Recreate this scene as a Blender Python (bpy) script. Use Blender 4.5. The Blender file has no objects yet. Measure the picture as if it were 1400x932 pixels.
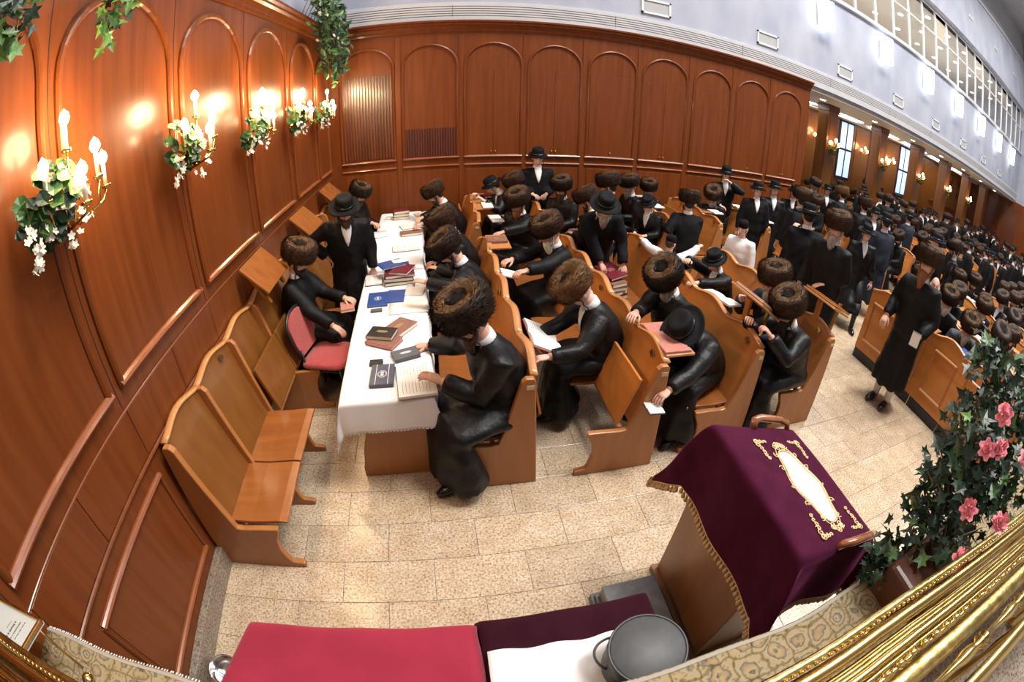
import bpy, math, random
import numpy as np
from mathutils import Vector, Matrix, Euler

scene = bpy.context.scene
COL = scene.collection
PI = math.pi
rnd = random.Random(7)

# ------------------------------------------------------------------ camera (16 mm diagonal fisheye on a 36 mm wide frame)
cam_data = bpy.data.cameras.new('camera')
cam_data.type = 'PANO'
for holder in (cam_data, getattr(cam_data, 'cycles', None)):
    try:
        holder.panorama_type = 'FISHEYE_EQUISOLID'
        holder.fisheye_lens = 16.193
        holder.fisheye_fov = PI
    except Exception:
        pass
cam_data.sensor_fit = 'HORIZONTAL'
cam_data.sensor_width = 36.0
cam_data.sensor_height = 36.0 * 932 / 1400
cam_data.clip_start = 0.02
cam_data.clip_end = 200
cam = bpy.data.objects.new('camera', cam_data)
COL.objects.link(cam)
CAM_H = 2.6
RM = [[0.9865279, 0.0694621, -0.1481141], [-0.1628395, 0.5037677, -0.8483522], [0.0156868, 0.8610419, 0.5082921]]
cam.matrix_world = Matrix.Translation((0, 0, CAM_H)) @ Matrix(RM).to_4x4()
scene.camera = cam

# ------------------------------------------------------------------ world, lights, exposure
world = bpy.data.worlds.new('world')
scene.world = world
world.use_nodes = True
world.node_tree.nodes['Background'].inputs['Color'].default_value = (0.70, 0.82, 1.0, 1)
world.node_tree.nodes['Background'].inputs['Strength'].default_value = 0.35

def area(name, loc, size, power, color=(1, 1, 1), rot=(0, 0, 0), size_y=None):
    d = bpy.data.lights.new(name, 'AREA')
    d.energy = power
    d.color = color
    d.shape = 'RECTANGLE'
    d.size = size
    d.size_y = size_y or size
    o = bpy.data.objects.new(name, d)
    o.location = loc
    o.rotation_euler = rot
    COL.objects.link(o)
    return o

# ceiling light fields of the tall hall
for lx, ly, p in ((2.8, 3.4, 430), (5.6, 1.9, 1180), (10.5, 2.2, 800), (15.5, 2.2, 760), (20.5, 2.2, 760)):
    area('hall_ceiling_light', (lx, ly, 12.9), 3.0, p * 1.16, (1.0, 0.97, 0.93)).data.spread = math.radians(155)
# lamps in the gallery room behind the glass
for lx in (6.0, 12.5, 19.0):
    area('gallery_room_light', (lx, 9.6, 8.55), 5.5, 260, (1.0, 0.93, 0.85), size_y=2.0)
# light strips below the gallery soffit
for lx in (10.5, 15.5, 20.5):
    area('gallery_soffit_light', (lx, 9.9, 3.72), 3.6, 60, (1.0, 0.93, 0.82), size_y=1.2)

scene.view_settings.view_transform = 'Standard'
scene.view_settings.look = 'None'
scene.view_settings.exposure = -0.26
scene.view_settings.gamma = 1.0
scene.view_settings.use_curve_mapping = False
scene.cycles.max_bounces = 6
scene.cycles.diffuse_bounces = 3
scene.cycles.glossy_bounces = 3
scene.cycles.transmission_bounces = 4
scene.cycles.sample_clamp_indirect = 6.0
scene.cycles.use_denoising = True

# ------------------------------------------------------------------ materials
MATS = {}
def new_mat(name):
    m = bpy.data.materials.new(name)
    m.use_nodes = True
    nt = m.node_tree
    b = nt.nodes['Principled BSDF']
    MATS[name] = m
    return m, nt, b

def setp(b, **kw):
    names = dict(color='Base Color', rough='Roughness', metal='Metallic', spec='Specular IOR Level', coat='Coat Weight',
                 coat_rough='Coat Roughness', sheen='Sheen Weight', sheen_rough='Sheen Roughness', sheen_tint='Sheen Tint', trans='Transmission Weight', ior='IOR',
                 emit='Emission Color', emit_s='Emission Strength', alpha='Alpha', sub='Subsurface Weight')
    for k, v in kw.items():
        if k in ('color', 'emit', 'sheen_tint') and len(v) == 3:
            v = (*v, 1)
        b.inputs[names[k]].default_value = v

def plain(name, color, rough=0.5, **kw):
    m, nt, b = new_mat(name)
    setp(b, color=color, rough=rough, **kw)
    return m

def noise_mat(name, c1, c2, scale=(8, 8, 8), rough=0.5, detail=4, lo=0.3, hi=0.7, bump=0.0, bump_scale=None, distortion=0.0, coords='Object', **kw):
    m, nt, b = new_mat(name)
    setp(b, rough=rough, **kw)
    tc = nt.nodes.new('ShaderNodeTexCoord')
    mp = nt.nodes.new('ShaderNodeMapping')
    mp.inputs['Scale'].default_value = scale
    nz = nt.nodes.new('ShaderNodeTexNoise')
    nz.inputs['Scale'].default_value = 1.0
    nz.inputs['Detail'].default_value = detail
    nz.inputs['Distortion'].default_value = distortion
    cr = nt.nodes.new('ShaderNodeValToRGB')
    cr.color_ramp.elements[0].position = lo
    cr.color_ramp.elements[1].position = hi
    cr.color_ramp.elements[0].color = (*c1, 1)
    cr.color_ramp.elements[1].color = (*c2, 1)
    L = nt.links
    L.new(tc.outputs[coords], mp.inputs['Vector'])
    L.new(mp.outputs['Vector'], nz.inputs['Vector'])
    L.new(nz.outputs['Fac'], cr.inputs['Fac'])
    L.new(cr.outputs['Color'], b.inputs['Base Color'])
    if bump:
        bp = nt.nodes.new('ShaderNodeBump')
        bp.inputs['Strength'].default_value = bump
        bp.inputs['Distance'].default_value = 0.01
        src = nz
        if bump_scale:
            src = nt.nodes.new('ShaderNodeTexNoise')
            src.inputs['Scale'].default_value = bump_scale
            src.inputs['Detail'].default_value = 3
            L.new(tc.outputs[coords], src.inputs['Vector'])
        L.new(src.outputs['Fac'], bp.inputs['Height'])
        L.new(bp.outputs['Normal'], b.inputs['Normal'])
    return m

noise_mat('wall_wood', (0.128, 0.031, 0.0068), (0.195, 0.052, 0.0125), (14, 14, 0.9), 0.32, 5, 0.25, 0.75, distortion=0.6, coat=0.08, coat_rough=0.10, spec=0.20)
noise_mat('wall_wood_rail', (0.20, 0.055, 0.016), (0.29, 0.085, 0.026), (3, 3, 20), 0.25, 4, coat=0.4, coat_rough=0.1)
noise_mat('wall_wood_dark', (0.085, 0.017, 0.007), (0.125, 0.028, 0.010), (14, 14, 1.2), 0.35, 4, coat=0.2, coat_rough=0.2)
noise_mat('slat_wood', (0.10, 0.026, 0.008), (0.17, 0.048, 0.014), (20, 20, 1.0), 0.28, 4, coat=0.4, coat_rough=0.12)
noise_mat('pew_wood', (0.45, 0.150, 0.030), (0.62, 0.238, 0.054), (9, 1.1, 9), 0.32, 5, 0.25, 0.75, distortion=0.5, coat=0.15, coat_rough=0.15, spec=0.35)
noise_mat('pew_end_wood', (0.34, 0.122, 0.032), (0.44, 0.175, 0.048), (9, 9, 1.2), 0.38, 5, 0.25, 0.75, distortion=0.5, coat=0.15, coat_rough=0.25)
noise_mat('pew_edge_wood', (0.46, 0.19, 0.065), (0.60, 0.27, 0.095), (9, 2, 9), 0.28, 4, coat=0.5, coat_rough=0.12)
noise_mat('bench_wood', (0.165, 0.058, 0.0115), (0.23, 0.087, 0.018), (9, 9, 1.1), 0.28, 5, 0.25, 0.75, distortion=0.5, coat=0.3, coat_rough=0.12, spec=0.4)
noise_mat('seat_wood', (0.235, 0.073, 0.016), (0.32, 0.108, 0.026), (2, 12, 6), 0.25, 5, 0.25, 0.75, distortion=0.5, coat=0.4, coat_rough=0.10)
noise_mat('lectern_wood', (0.19, 0.078, 0.028), (0.26, 0.112, 0.042), (9, 9, 1.2), 0.35, 5, coat=0.2, coat_rough=0.2)
noise_mat('handle_wood', (0.22, 0.07, 0.025), (0.32, 0.11, 0.04), (9, 9, 9), 0.2, 4, coat=0.8, coat_rough=0.08)
plain('black_gap', (0.006, 0.005, 0.005), 0.6)
noise_mat('plaster', (0.33, 0.352, 0.445), (0.44, 0.458, 0.525), (1.6, 1.6, 0.9), 0.75, 8, 0.3, 0.7)
noise_mat('plaster_white', (0.50, 0.50, 0.52), (0.56, 0.56, 0.575), (3, 3, 3), 0.7, 4)
plain('soffit_paint', (0.62, 0.60, 0.56), 0.6)
plain('slot_dark', (0.10, 0.10, 0.11), 0.6)
plain('vent_grey', (0.42, 0.43, 0.43), 0.5)
plain('white_metal', (0.75, 0.76, 0.78), 0.4)
plain('glow_white', (1, 1, 1), 0.5, emit=(0.93, 0.97, 1.0), emit_s=9.0)
plain('glow_spot', (1, 1, 1), 0.5, emit=(1.0, 0.94, 0.84), emit_s=14.0)
plain('glow_flame', (1, 1, 1), 0.5, emit=(1.0, 0.74, 0.40), emit_s=90.0)
plain('glow_flame_small', (1, 1, 1), 0.5, emit=(1.0, 0.70, 0.36), emit_s=24.0)
plain('window_day', (0.7, 0.85, 1.0), 0.3, emit=(0.50, 0.72, 1.0), emit_s=1.05)
plain('window_frame_blue', (0.010, 0.018, 0.075), 0.4)
plain('gallery_cream', (0.66, 0.62, 0.56), 0.7)
plain('candle_white', (0.85, 0.80, 0.68), 0.45)
plain('gold', (0.62, 0.42, 0.14), 0.22, metal=1.0)
noise_mat('gold_leaf', (0.34, 0.23, 0.065), (0.66, 0.50, 0.20), (30, 30, 30), 0.3, 3, metal=1.0, bump=0.25)
noise_mat('gold_dark', (0.16, 0.095, 0.025), (0.34, 0.22, 0.07), (30, 30, 30), 0.35, 3, metal=1.0)
plain('brass', (0.50, 0.36, 0.14), 0.3, metal=1.0)
plain('silver', (0.75, 0.75, 0.76), 0.18, metal=1.0)
noise_mat('grey_stone', (0.09, 0.093, 0.10), (0.16, 0.163, 0.17), (14, 14, 14), 0.3, 6, coat=0.3, coat_rough=0.15)
noise_mat('hatbox_grey', (0.040, 0.041, 0.043), (0.058, 0.059, 0.061), (30, 30, 30), 0.5, 5)
plain('hatbox_dark', (0.045, 0.047, 0.05), 0.4)
noise_mat('purple_velvet', (0.040, 0.0035, 0.016), (0.062, 0.006, 0.026), (10, 10, 10), 0.9, 4, sheen=0.55, sheen_rough=0.35, sheen_tint=(0.42, 0.08, 0.22), spec=0.1)
noise_mat('dark_velvet', (0.022, 0.003, 0.008), (0.032, 0.005, 0.012), (10, 10, 10), 0.9, 4, sheen=0.3, sheen_rough=0.4, sheen_tint=(0.5, 0.15, 0.25), spec=0.1)
noise_mat('red_cloth', (0.25, 0.014, 0.034), (0.30, 0.019, 0.043), (5, 5, 5), 0.8, 4, sheen=0.2, bump=0.1, bump_scale=300, spec=0.2)
noise_mat('white_cloth', (0.76, 0.75, 0.76), (0.83, 0.82, 0.83), (4, 4, 4), 0.75, 4)
noise_mat('lace', (0.66, 0.64, 0.66), (0.80, 0.79, 0.80), (60, 60, 60), 0.8, 3)
noise_mat('gold_fringe', (0.42, 0.25, 0.085), (0.66, 0.44, 0.18), (60, 60, 60), 0.55, 3, sheen=0.3)
noise_mat('embroidery', (0.80, 0.72, 0.58), (0.93, 0.90, 0.82), (70, 70, 70), 0.5, 3, sheen=0.2)
noise_mat('embroidery_gold', (0.62, 0.40, 0.16), (0.85, 0.66, 0.38), (70, 70, 70), 0.4, 3)
noise_mat('chair_red', (0.33, 0.040, 0.040), (0.42, 0.060, 0.056), (40, 40, 40), 0.85, 4, sheen=0.4)
plain('black_metal', (0.012, 0.012, 0.013), 0.3)
plain('black_plastic', (0.014, 0.014, 0.016), 0.35)
noise_mat('paper', (0.78, 0.755, 0.70), (0.86, 0.84, 0.79), (3, 3, 3), 0.7, 3)
noise_mat('paper_cream', (0.70, 0.64, 0.47), (0.78, 0.73, 0.57), (3, 3, 3), 0.7, 3)
plain('paper_ink', (0.10, 0.09, 0.08), 0.7)
plain('page_yellow', (0.80, 0.58, 0.08), 0.5)
plain('page_red', (0.55, 0.22, 0.20), 0.6)
for nm, c in dict(black=(0.014, 0.013, 0.014), navy=(0.055, 0.062, 0.095), blue=(0.035, 0.075, 0.26), maroon=(0.13, 0.012, 0.024), brown=(0.24, 0.115, 0.085), dark_brown=(0.075, 0.030, 0.022), red=(0.36, 0.045, 0.03), pinkish=(0.50, 0.20, 0.16), grey=(0.10, 0.10, 0.11), green=(0.03, 0.05, 0.035)).items():
    noise_mat('leather_' + nm, tuple(v * 0.85 for v in c), tuple(min(1, v * 1.15) for v in c), (50, 50, 50), 0.38, 3, bump=0.1)
plain('gold_print', (0.62, 0.48, 0.22), 0.35, metal=0.6)
plain('silver_print', (0.68, 0.70, 0.74), 0.4)
noise_mat('coat_black', (0.0035, 0.0035, 0.0042), (0.006, 0.006, 0.007), (9, 9, 9), 0.58, 4, spec=0.20, bump=0.5, bump_scale=26)
noise_mat('coat_satin', (0.004, 0.004, 0.0048), (0.007, 0.007, 0.008), (9, 9, 9), 0.46, 4, spec=0.26, bump=0.6, bump_scale=22)
noise_mat('coat_matte', (0.004, 0.004, 0.0055), (0.007, 0.007, 0.009), (14, 14, 14), 0.75, 4, spec=0.16)
noise_mat('coat_navy', (0.008, 0.010, 0.020), (0.013, 0.016, 0.030), (14, 14, 14), 0.7, 4, spec=0.3)
noise_mat('coat_grey', (0.045, 0.048, 0.055), (0.065, 0.068, 0.078), (14, 14, 14), 0.7, 4, spec=0.3)
noise_mat('shirt_white', (0.74, 0.73, 0.75), (0.82, 0.81, 0.83), (6, 6, 6), 0.8, 3, bump=0.2, bump_scale=18)
noise_mat('hat_plush', (0.003, 0.003, 0.0035), (0.006, 0.006, 0.007), (60, 60, 60), 0.75, 4, spec=0.18)
plain('hat_ribbon', (0.008, 0.008, 0.009), 0.3)
noise_mat('fur_dark', (0.009, 0.0055, 0.0042), (0.034, 0.019, 0.012), (34, 34, 12), 0.6, 5, spec=0.25)
noise_mat('fur_brown', (0.019, 0.009, 0.0055), (0.060, 0.029, 0.015), (34, 34, 12), 0.6, 5, spec=0.25)
noise_mat('fur_tan', (0.085, 0.040, 0.016), (0.20, 0.105, 0.045), (34, 34, 12), 0.6, 5, spec=0.25)
noise_mat('fur_gold', (0.065, 0.032, 0.013), (0.19, 0.10, 0.040), (40, 40, 40), 0.6, 5, spec=0.25)
plain('velvet_black', (0.005, 0.004, 0.004), 0.85, spec=0.15)
noise_mat('skin', (0.60, 0.325, 0.235), (0.68, 0.395, 0.295), (9, 9, 9), 0.5, 3, sub=0.0, spec=0.4)
noise_mat('skin_pale', (0.68, 0.42, 0.33), (0.76, 0.50, 0.40), (9, 9, 9), 0.5, 3, spec=0.4)
plain('lip', (0.42, 0.15, 0.12), 0.45)
plain('eye_white', (0.75, 0.73, 0.70), 0.25)
plain('eye_dark', (0.02, 0.012, 0.008), 0.2)
for nm, c in dict(black=(0.010, 0.007, 0.006), brown=(0.055, 0.026, 0.012), red=(0.24, 0.085, 0.026), grey=(0.34, 0.31, 0.28), white=(0.72, 0.69, 0.63)).items():
    noise_mat('hair_' + nm, tuple(v * 0.6 for v in c), tuple(min(1, v * 1.25) for v in c), (60, 60, 9), 0.6, 5, bump=0.6, bump_scale=90)
noise_mat('trousers', (0.007, 0.007, 0.009), (0.012, 0.012, 0.014), (9, 9, 9), 0.6, 3)
noise_mat('stocking_white', (0.66, 0.62, 0.58), (0.74, 0.70, 0.66), (20, 20, 20), 0.8, 3)
plain('shoe_black', (0.010, 0.010, 0.012), 0.22)
plain('spectacle_metal', (0.35, 0.33, 0.30), 0.25, metal=1.0)
noise_mat('leaf_dark', (0.007, 0.022, 0.009), (0.021, 0.054, 0.018), (12, 12, 12), 0.42, 3)
noise_mat('leaf_mid', (0.030, 0.085, 0.016), (0.065, 0.160, 0.030), (12, 12, 12), 0.42, 3)
noise_mat('leaf_light', (0.085, 0.21, 0.035), (0.17, 0.33, 0.07), (12, 12, 12), 0.45, 3)
noise_mat('petal_white', (0.70, 0.66, 0.52), (0.82, 0.80, 0.70), (20, 20, 20), 0.6, 3)
noise_mat('petal_pink', (0.72, 0.16, 0.22), (0.85, 0.33, 0.38), (26, 26, 26), 0.55, 3)
plain('stem_brown', (0.13, 0.085, 0.035), 0.6)
noise_mat('planter_brown', (0.055, 0.016, 0.008), (0.085, 0.026, 0.012), (8, 8, 30), 0.35, 4)
plain('tag_cream', (0.62, 0.50, 0.32), 0.6)
plain('sign_board', (0.50, 0.53, 0.52), 0.25)

def granite(name, base, dark, warm):
    m, nt, b = new_mat(name)
    L = nt.links
    tc = nt.nodes.new('ShaderNodeTexCoord')
    oi = nt.nodes.new('ShaderNodeObjectInfo')
    n1 = nt.nodes.new('ShaderNodeTexNoise'); n1.inputs['Scale'].default_value = 66; n1.inputs['Detail'].default_value = 6; n1.inputs['Roughness'].default_value = 0.75
    n2 = nt.nodes.new('ShaderNodeTexNoise'); n2.inputs['Scale'].default_value = 7; n2.inputs['Detail'].default_value = 4
    geo = nt.nodes.new('ShaderNodeNewGeometry')
    for n in (n1, n2):
        L.new(geo.outputs['Position'], n.inputs['Vector'])
    r1 = nt.nodes.new('ShaderNodeValToRGB')
    e = r1.color_ramp.elements
    e[0].position = 0.36; e[0].color = (*dark, 1)
    e[1].position = 0.47; e[1].color = (*warm, 1)
    x = e.new(0.56); x.color = (*base, 1)
    x = e.new(0.72); x.color = (*[min(1, v * 1.1) for v in base], 1)
    r2 = nt.nodes.new('ShaderNodeValToRGB')
    r2.color_ramp.elements[0].position = 0.3; r2.color_ramp.elements[0].color = (0.80, 0.74, 0.66, 1)
    r2.color_ramp.elements[1].position = 0.7; r2.color_ramp.elements[1].color = (1, 1, 1, 1)
    mx = nt.nodes.new('ShaderNodeMixRGB'); mx.blend_type = 'MULTIPLY'; mx.inputs['Fac'].default_value = 1.0
    hv = nt.nodes.new('ShaderNodeHueSaturation')
    mr = nt.nodes.new('ShaderNodeMapRange')
    mr.inputs['To Min'].default_value = 0.90; mr.inputs['To Max'].default_value = 1.06
    L.new(oi.outputs['Random'], mr.inputs['Value'])
    L.new(mr.outputs['Result'], hv.inputs['Value'])
    L.new(n1.outputs['Fac'], r1.inputs['Fac'])
    L.new(n2.outputs['Fac'], r2.inputs['Fac'])
    L.new(r1.outputs['Color'], mx.inputs['Color1'])
    L.new(r2.outputs['Color'], mx.inputs['Color2'])
    L.new(mx.outputs['Color'], hv.inputs['Color'])
    L.new(hv.outputs['Color'], b.inputs['Base Color'])
    setp(b, rough=0.22, spec=0.5)
    return m
granite('granite_tile', (0.66, 0.545, 0.415), (0.13, 0.095, 0.07), (0.50, 0.375, 0.25))
granite('granite_skirting', (0.36, 0.31, 0.25), (0.07, 0.055, 0.045), (0.26, 0.20, 0.15))

def carpet_mat():
    m, nt, b = new_mat('carpet_pattern')
    L = nt.links
    setp(b, rough=0.95, spec=0.1)
    tc = nt.nodes.new('ShaderNodeTexCoord')
    vo = nt.nodes.new('ShaderNodeTexVoronoi'); vo.feature = 'F1'; vo.inputs['Scale'].default_value = 10.5; vo.inputs['Randomness'].default_value = 0.5
    vo2 = nt.nodes.new('ShaderNodeTexVoronoi'); vo2.feature = 'DISTANCE_TO_EDGE'; vo2.inputs['Scale'].default_value = 10.5; vo2.inputs['Randomness'].default_value = 0.5
    vo3 = nt.nodes.new('ShaderNodeTexVoronoi'); vo3.feature = 'F1'; vo3.inputs['Scale'].default_value = 52; vo3.inputs['Randomness'].default_value = 0.7
    nz = nt.nodes.new('ShaderNodeTexNoise'); nz.inputs['Scale'].default_value = 60; nz.inputs['Detail'].default_value = 3
    wv = nt.nodes.new('ShaderNodeTexNoise'); wv.inputs['Scale'].default_value = 16; wv.inputs['Detail'].default_value = 2
    ms = nt.nodes.new('ShaderNodeVectorMath'); ms.operation = 'SCALE'; ms.inputs['Scale'].default_value = 0.05
    ad = nt.nodes.new('ShaderNodeVectorMath'); ad.operation = 'ADD'
    L.new(tc.outputs['Object'], wv.inputs['Vector']); L.new(wv.outputs['Color'], ms.inputs[0])
    L.new(tc.outputs['Object'], ad.inputs[0]); L.new(ms.outputs['Vector'], ad.inputs[1])
    for n in (vo, vo2, vo3, nz):
        L.new(ad.outputs['Vector'], n.inputs['Vector'])
    ring = nt.nodes.new('ShaderNodeValToRGB')
    e = ring.color_ramp.elements
    e[0].position = 0.0; e[0].color = (0.07, 0.06, 0.07, 1)
    e[1].position = 1.0; e[1].color = (0.30, 0.22, 0.11, 1)
    for p, c in ((0.10, (0.36, 0.30, 0.20)), (0.17, (0.10, 0.09, 0.09)), (0.22, (0.36, 0.28, 0.15)), (0.34, (0.30, 0.21, 0.11)), (0.40, (0.13, 0.12, 0.10)), (0.44, (0.34, 0.27, 0.16))):
        x = e.new(p); x.color = (*c, 1)
    ring.color_ramp.interpolation = 'LINEAR'
    L.new(vo.outputs['Distance'], ring.inputs['Fac'])
    edge = nt.nodes.new('ShaderNodeValToRGB')
    edge.color_ramp.elements[0].position = 0.03; edge.color_ramp.elements[0].color = (0.58, 0.56, 0.50, 1)
    edge.color_ramp.elements[1].position = 0.06; edge.color_ramp.elements[1].color = (1, 1, 1, 1)
    L.new(vo2.outputs['Distance'], edge.inputs['Fac'])
    fl = nt.nodes.new('ShaderNodeValToRGB')
    e = fl.color_ramp.elements
    e[0].position = 0.12; e[0].color = (0.16, 0.13, 0.15, 1)
    e[1].position = 0.34; e[1].color = (1, 1, 1, 1)
    x = e.new(0.22); x.color = (0.85, 0.82, 0.74, 1)
    x = e.new(0.28); x.color = (0.25, 0.22, 0.18, 1)
    L.new(vo3.outputs['Distance'], fl.inputs['Fac'])
    m1 = nt.nodes.new('ShaderNodeMixRGB'); m1.blend_type = 'MULTIPLY'; m1.inputs['Fac'].default_value = 1.0
    m2 = nt.nodes.new('ShaderNodeMixRGB'); m2.blend_type = 'MULTIPLY'; m2.inputs['Fac'].default_value = 0.55
    L.new(ring.outputs['Color'], m1.inputs['Color1']); L.new(edge.outputs['Color'], m1.inputs['Color2'])
    L.new(m1.outputs['Color'], m2.inputs['Color1']); L.new(fl.outputs['Color'], m2.inputs['Color2'])
    L.new(m2.outputs['Color'], b.inputs['Base Color'])
    bp = nt.nodes.new('ShaderNodeBump'); bp.inputs['Strength'].default_value = 0.4
    L.new(nz.outputs['Fac'], bp.inputs['Height']); L.new(bp.outputs['Normal'], b.inputs['Normal'])
carpet_mat()
plain('carpet_border', (0.34, 0.31, 0.26), 0.95)

def glass_mat():
    m, nt, b = new_mat('gallery_glass')
    nt.nodes.remove(b)
    out = [n for n in nt.nodes if n.type == 'OUTPUT_MATERIAL'][0]
    tr = nt.nodes.new('ShaderNodeBsdfTransparent'); tr.inputs['Color'].default_value = (0.86, 0.87, 0.88, 1)
    gl = nt.nodes.new('ShaderNodeBsdfGlossy'); gl.inputs['Roughness'].default_value = 0.03
    mx = nt.nodes.new('ShaderNodeMixShader')
    mx.inputs['Fac'].default_value = 0.14
    nt.links.new(tr.outputs[0], mx.inputs[1]); nt.links.new(gl.outputs[0], mx.inputs[2])
    nt.links.new(mx.outputs[0], out.inputs['Surface'])
glass_mat()

# ------------------------------------------------------------------ mesh helpers
class MB:
    def __init__(s):
        s.v = []; s.f = []; s.m = []; s.sm = []
    def add(s, vs, fs, mat=0, smooth=False):
        o = len(s.v)
        s.v.extend([tuple(map(float, p)) for p in vs])
        for f in fs:
            s.f.append([i + o for i in f]); s.m.append(mat); s.sm.append(smooth)
        return s
    def box(s, x0, x1, y0, y1, z0, z1, mat=0):
        vs = [(x, y, z) for z in (z0, z1) for y in (y0, y1) for x in (x0, x1)]
        return s.add(vs, [(0, 2, 3, 1), (4, 5, 7, 6), (0, 1, 5, 4), (2, 6, 7, 3), (0, 4, 6, 2), (1, 3, 7, 5)], mat)
    def obox(s, c, size, M=None, mat=0):
        M = M or Matrix.Identity(3)
        c = Vector(c)
        vs = [c + M @ Vector((sx * size[0] / 2, sy * size[1] / 2, sz * size[2] / 2)) for sz in (-1, 1) for sy in (-1, 1) for sx in (-1, 1)]
        return s.add(vs, [(0, 2, 3, 1), (4, 5, 7, 6), (0, 1, 5, 4), (2, 6, 7, 3), (0, 4, 6, 2), (1, 3, 7, 5)], mat)
    def prism(s, poly, fn, a, b, mat=0, side_mat=None, smooth=False):
        """poly: 2-D outline, fn(p, q, t) -> 3-D point; extruded from t = a to t = b"""
        n = len(poly)
        vs = [fn(p, q, a) for p, q in poly] + [fn(p, q, b) for p, q in poly]
        s.add(vs, [list(range(n))[::-1], list(range(n, 2 * n))], mat)
        o = len(s.v) - 2 * n
        for i in range(n):
            j = (i + 1) % n
            s.f.append([o + i, o + j, o + n + j, o + n + i]); s.m.append(mat if side_mat is None else side_mat); s.sm.append(smooth)
        return s
    def tube(s, pts, ra, rb=None, n=10, mat=0, side=None, cap=True, smooth=True):
        """swept ellipse: ra along the side direction, rb across it"""
        pts = [Vector(p) for p in pts]
        m = len(pts)
        if not hasattr(ra, '__len__'): ra = [ra] * m
        rb = ra if rb is None else (rb if hasattr(rb, '__len__') else [rb] * m)
        side = Vector(side) if side is not None else None
        vs = []
        prev = None
        for i in range(m):
            t = (pts[min(i + 1, m - 1)] - pts[max(i - 1, 0)])
            t = t.normalized() if t.length > 1e-9 else Vector((0, 0, 1))
            if side is not None:
                u = side - t * side.dot(t)
            elif prev is not None:
                u = prev - t * prev.dot(t)
            else:
                u = t.cross(Vector((0, 0, 1)))
                if u.length < 0.1: u = t.cross(Vector((0, 1, 0)))
            if u.length < 1e-6: u = t.orthogonal()
            u.normalize(); prev = u
            w = t.cross(u)
            for k in range(n):
                a = 2 * PI * k / n
                vs.append(pts[i] + u * (math.cos(a) * ra[i]) + w * (math.sin(a) * rb[i]))
        fs = []
        for i in range(m - 1):
            for k in range(n):
                k2 = (k + 1) % n
                fs.append((i * n + k, i * n + k2, (i + 1) * n + k2, (i + 1) * n + k))
        if cap:
            fs.append(tuple(range(n))[::-1]); fs.append(tuple((m - 1) * n + k for k in range(n)))
        return s.add(vs, fs, mat, smooth)
    def lathe(s, prof, n=24, M=None, mat=0, smooth=True, wob=None):
        M = M or Matrix.Identity(4)
        vs = []
        for r, z in prof:
            for k in range(n):
                a = 2 * PI * k / n
                w = wob(a, r, z) if wob else (1, 1, 0)
                vs.append(M @ Vector((r * w[0] * math.cos(a), r * w[1] * math.sin(a), z + w[2])))
        fs = []
        for i in range(len(prof) - 1):
            for k in range(n):
                k2 = (k + 1) % n
                fs.append((i * n + k, i * n + k2, (i + 1) * n + k2, (i + 1) * n + k))
        if prof[0][0] > 1e-5: fs.append(tuple(range(n))[::-1])
        if prof[-1][0] > 1e-5: fs.append(tuple((len(prof) - 1) * n + k for k in range(n)))
        return s.add(vs, fs, mat, smooth)
    def ball(s, c, r, n=10, m=7, mat=0, M=None):
        c = Vector(c)
        if not hasattr(r, '__len__'): r = (r, r, r)
        vs = []; fs = []
        for i in range(m + 1):
            th = PI * i / m
            for k in range(n):
                a = 2 * PI * k / n
                d = Vector((r[0] * math.sin(th) * math.cos(a), r[1] * math.sin(th) * math.sin(a), r[2] * math.cos(th)))
                vs.append(c + (M @ d if M else d))
        for i in range(m):
            for k in range(n):
                k2 = (k + 1) % n
                fs.append((i * n + k, (i + 1) * n + k, (i + 1) * n + k2, i * n + k2))
        return s.add(vs, fs, mat, True)
    def grid(s, fn, nu, nv, mat=0, smooth=True, flip=False):
        vs = [fn(u / nu, v / nv) for v in range(nv + 1) for u in range(nu + 1)]
        fs = []
        for v in range(nv):
            for u in range(nu):
                a = v * (nu + 1) + u
                q = (a, a + 1, a + nu + 2, a + nu + 1)
                fs.append(q[::-1] if flip else q)
        return s.add(vs, fs, mat, smooth)
    def join(s, other, M=None, mat=None):
        vs = [M @ Vector(p) for p in other.v] if M is not None else other.v
        o = len(s.v)
        s.v.extend([tuple(p) for p in vs])
        for f, mm, sm in zip(other.f, other.m, other.sm):
            s.f.append([i + o for i in f]); s.m.append(mm if mat is None else mat); s.sm.append(sm)
        return s
    def mesh(s, name, mats):
        me = bpy.data.meshes.new(name)
        me.from_pydata(s.v, [], s.f)
        for m in ([mats] if isinstance(mats, str) else mats):
            me.materials.append(MATS[m])
        me.polygons.foreach_set('material_index', s.m)
        me.polygons.foreach_set('use_smooth', s.sm)
        me.update()
        return me
    def build(s, name, mats, parent=None, loc=None, rot=None):
        return link(name, s.mesh(name, mats), parent, loc, rot)

def link(name, me, parent=None, loc=None, rot=None):
    o = bpy.data.objects.new(name, me)
    COL.objects.link(o)
    if parent is not None: o.parent = parent
    if loc is not None: o.location = loc
    if rot is not None: o.rotation_euler = rot
    return o

def bevel(o, w=0.006, seg=2):
    b = o.modifiers.new('bevel', 'BEVEL'); b.width = w; b.segments = seg; b.limit_method = 'ANGLE'
    return o

def empty(name, loc=(0, 0, 0), rz=0.0):
    o = bpy.data.objects.new(name, None)
    o.empty_display_size = 0.1
    COL.objects.link(o)
    o.location = loc
    o.rotation_euler = (0, 0, rz)
    return o

def tag(o, label=None, cat=None, group=None, kind=None):
    if label: o['label'] = label
    if cat: o['category'] = cat
    if group: o['group'] = group
    if kind: o['kind'] = kind
    return o

def thing(name, label, cat, loc=(0, 0, 0), rz=0.0, group=None):
    return tag(empty(name, loc, rz), label, cat, group)

def rot3(yaw=0, pitch=0, roll=0):
    return Euler((roll, pitch, yaw), 'XYZ').to_matrix()
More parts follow.
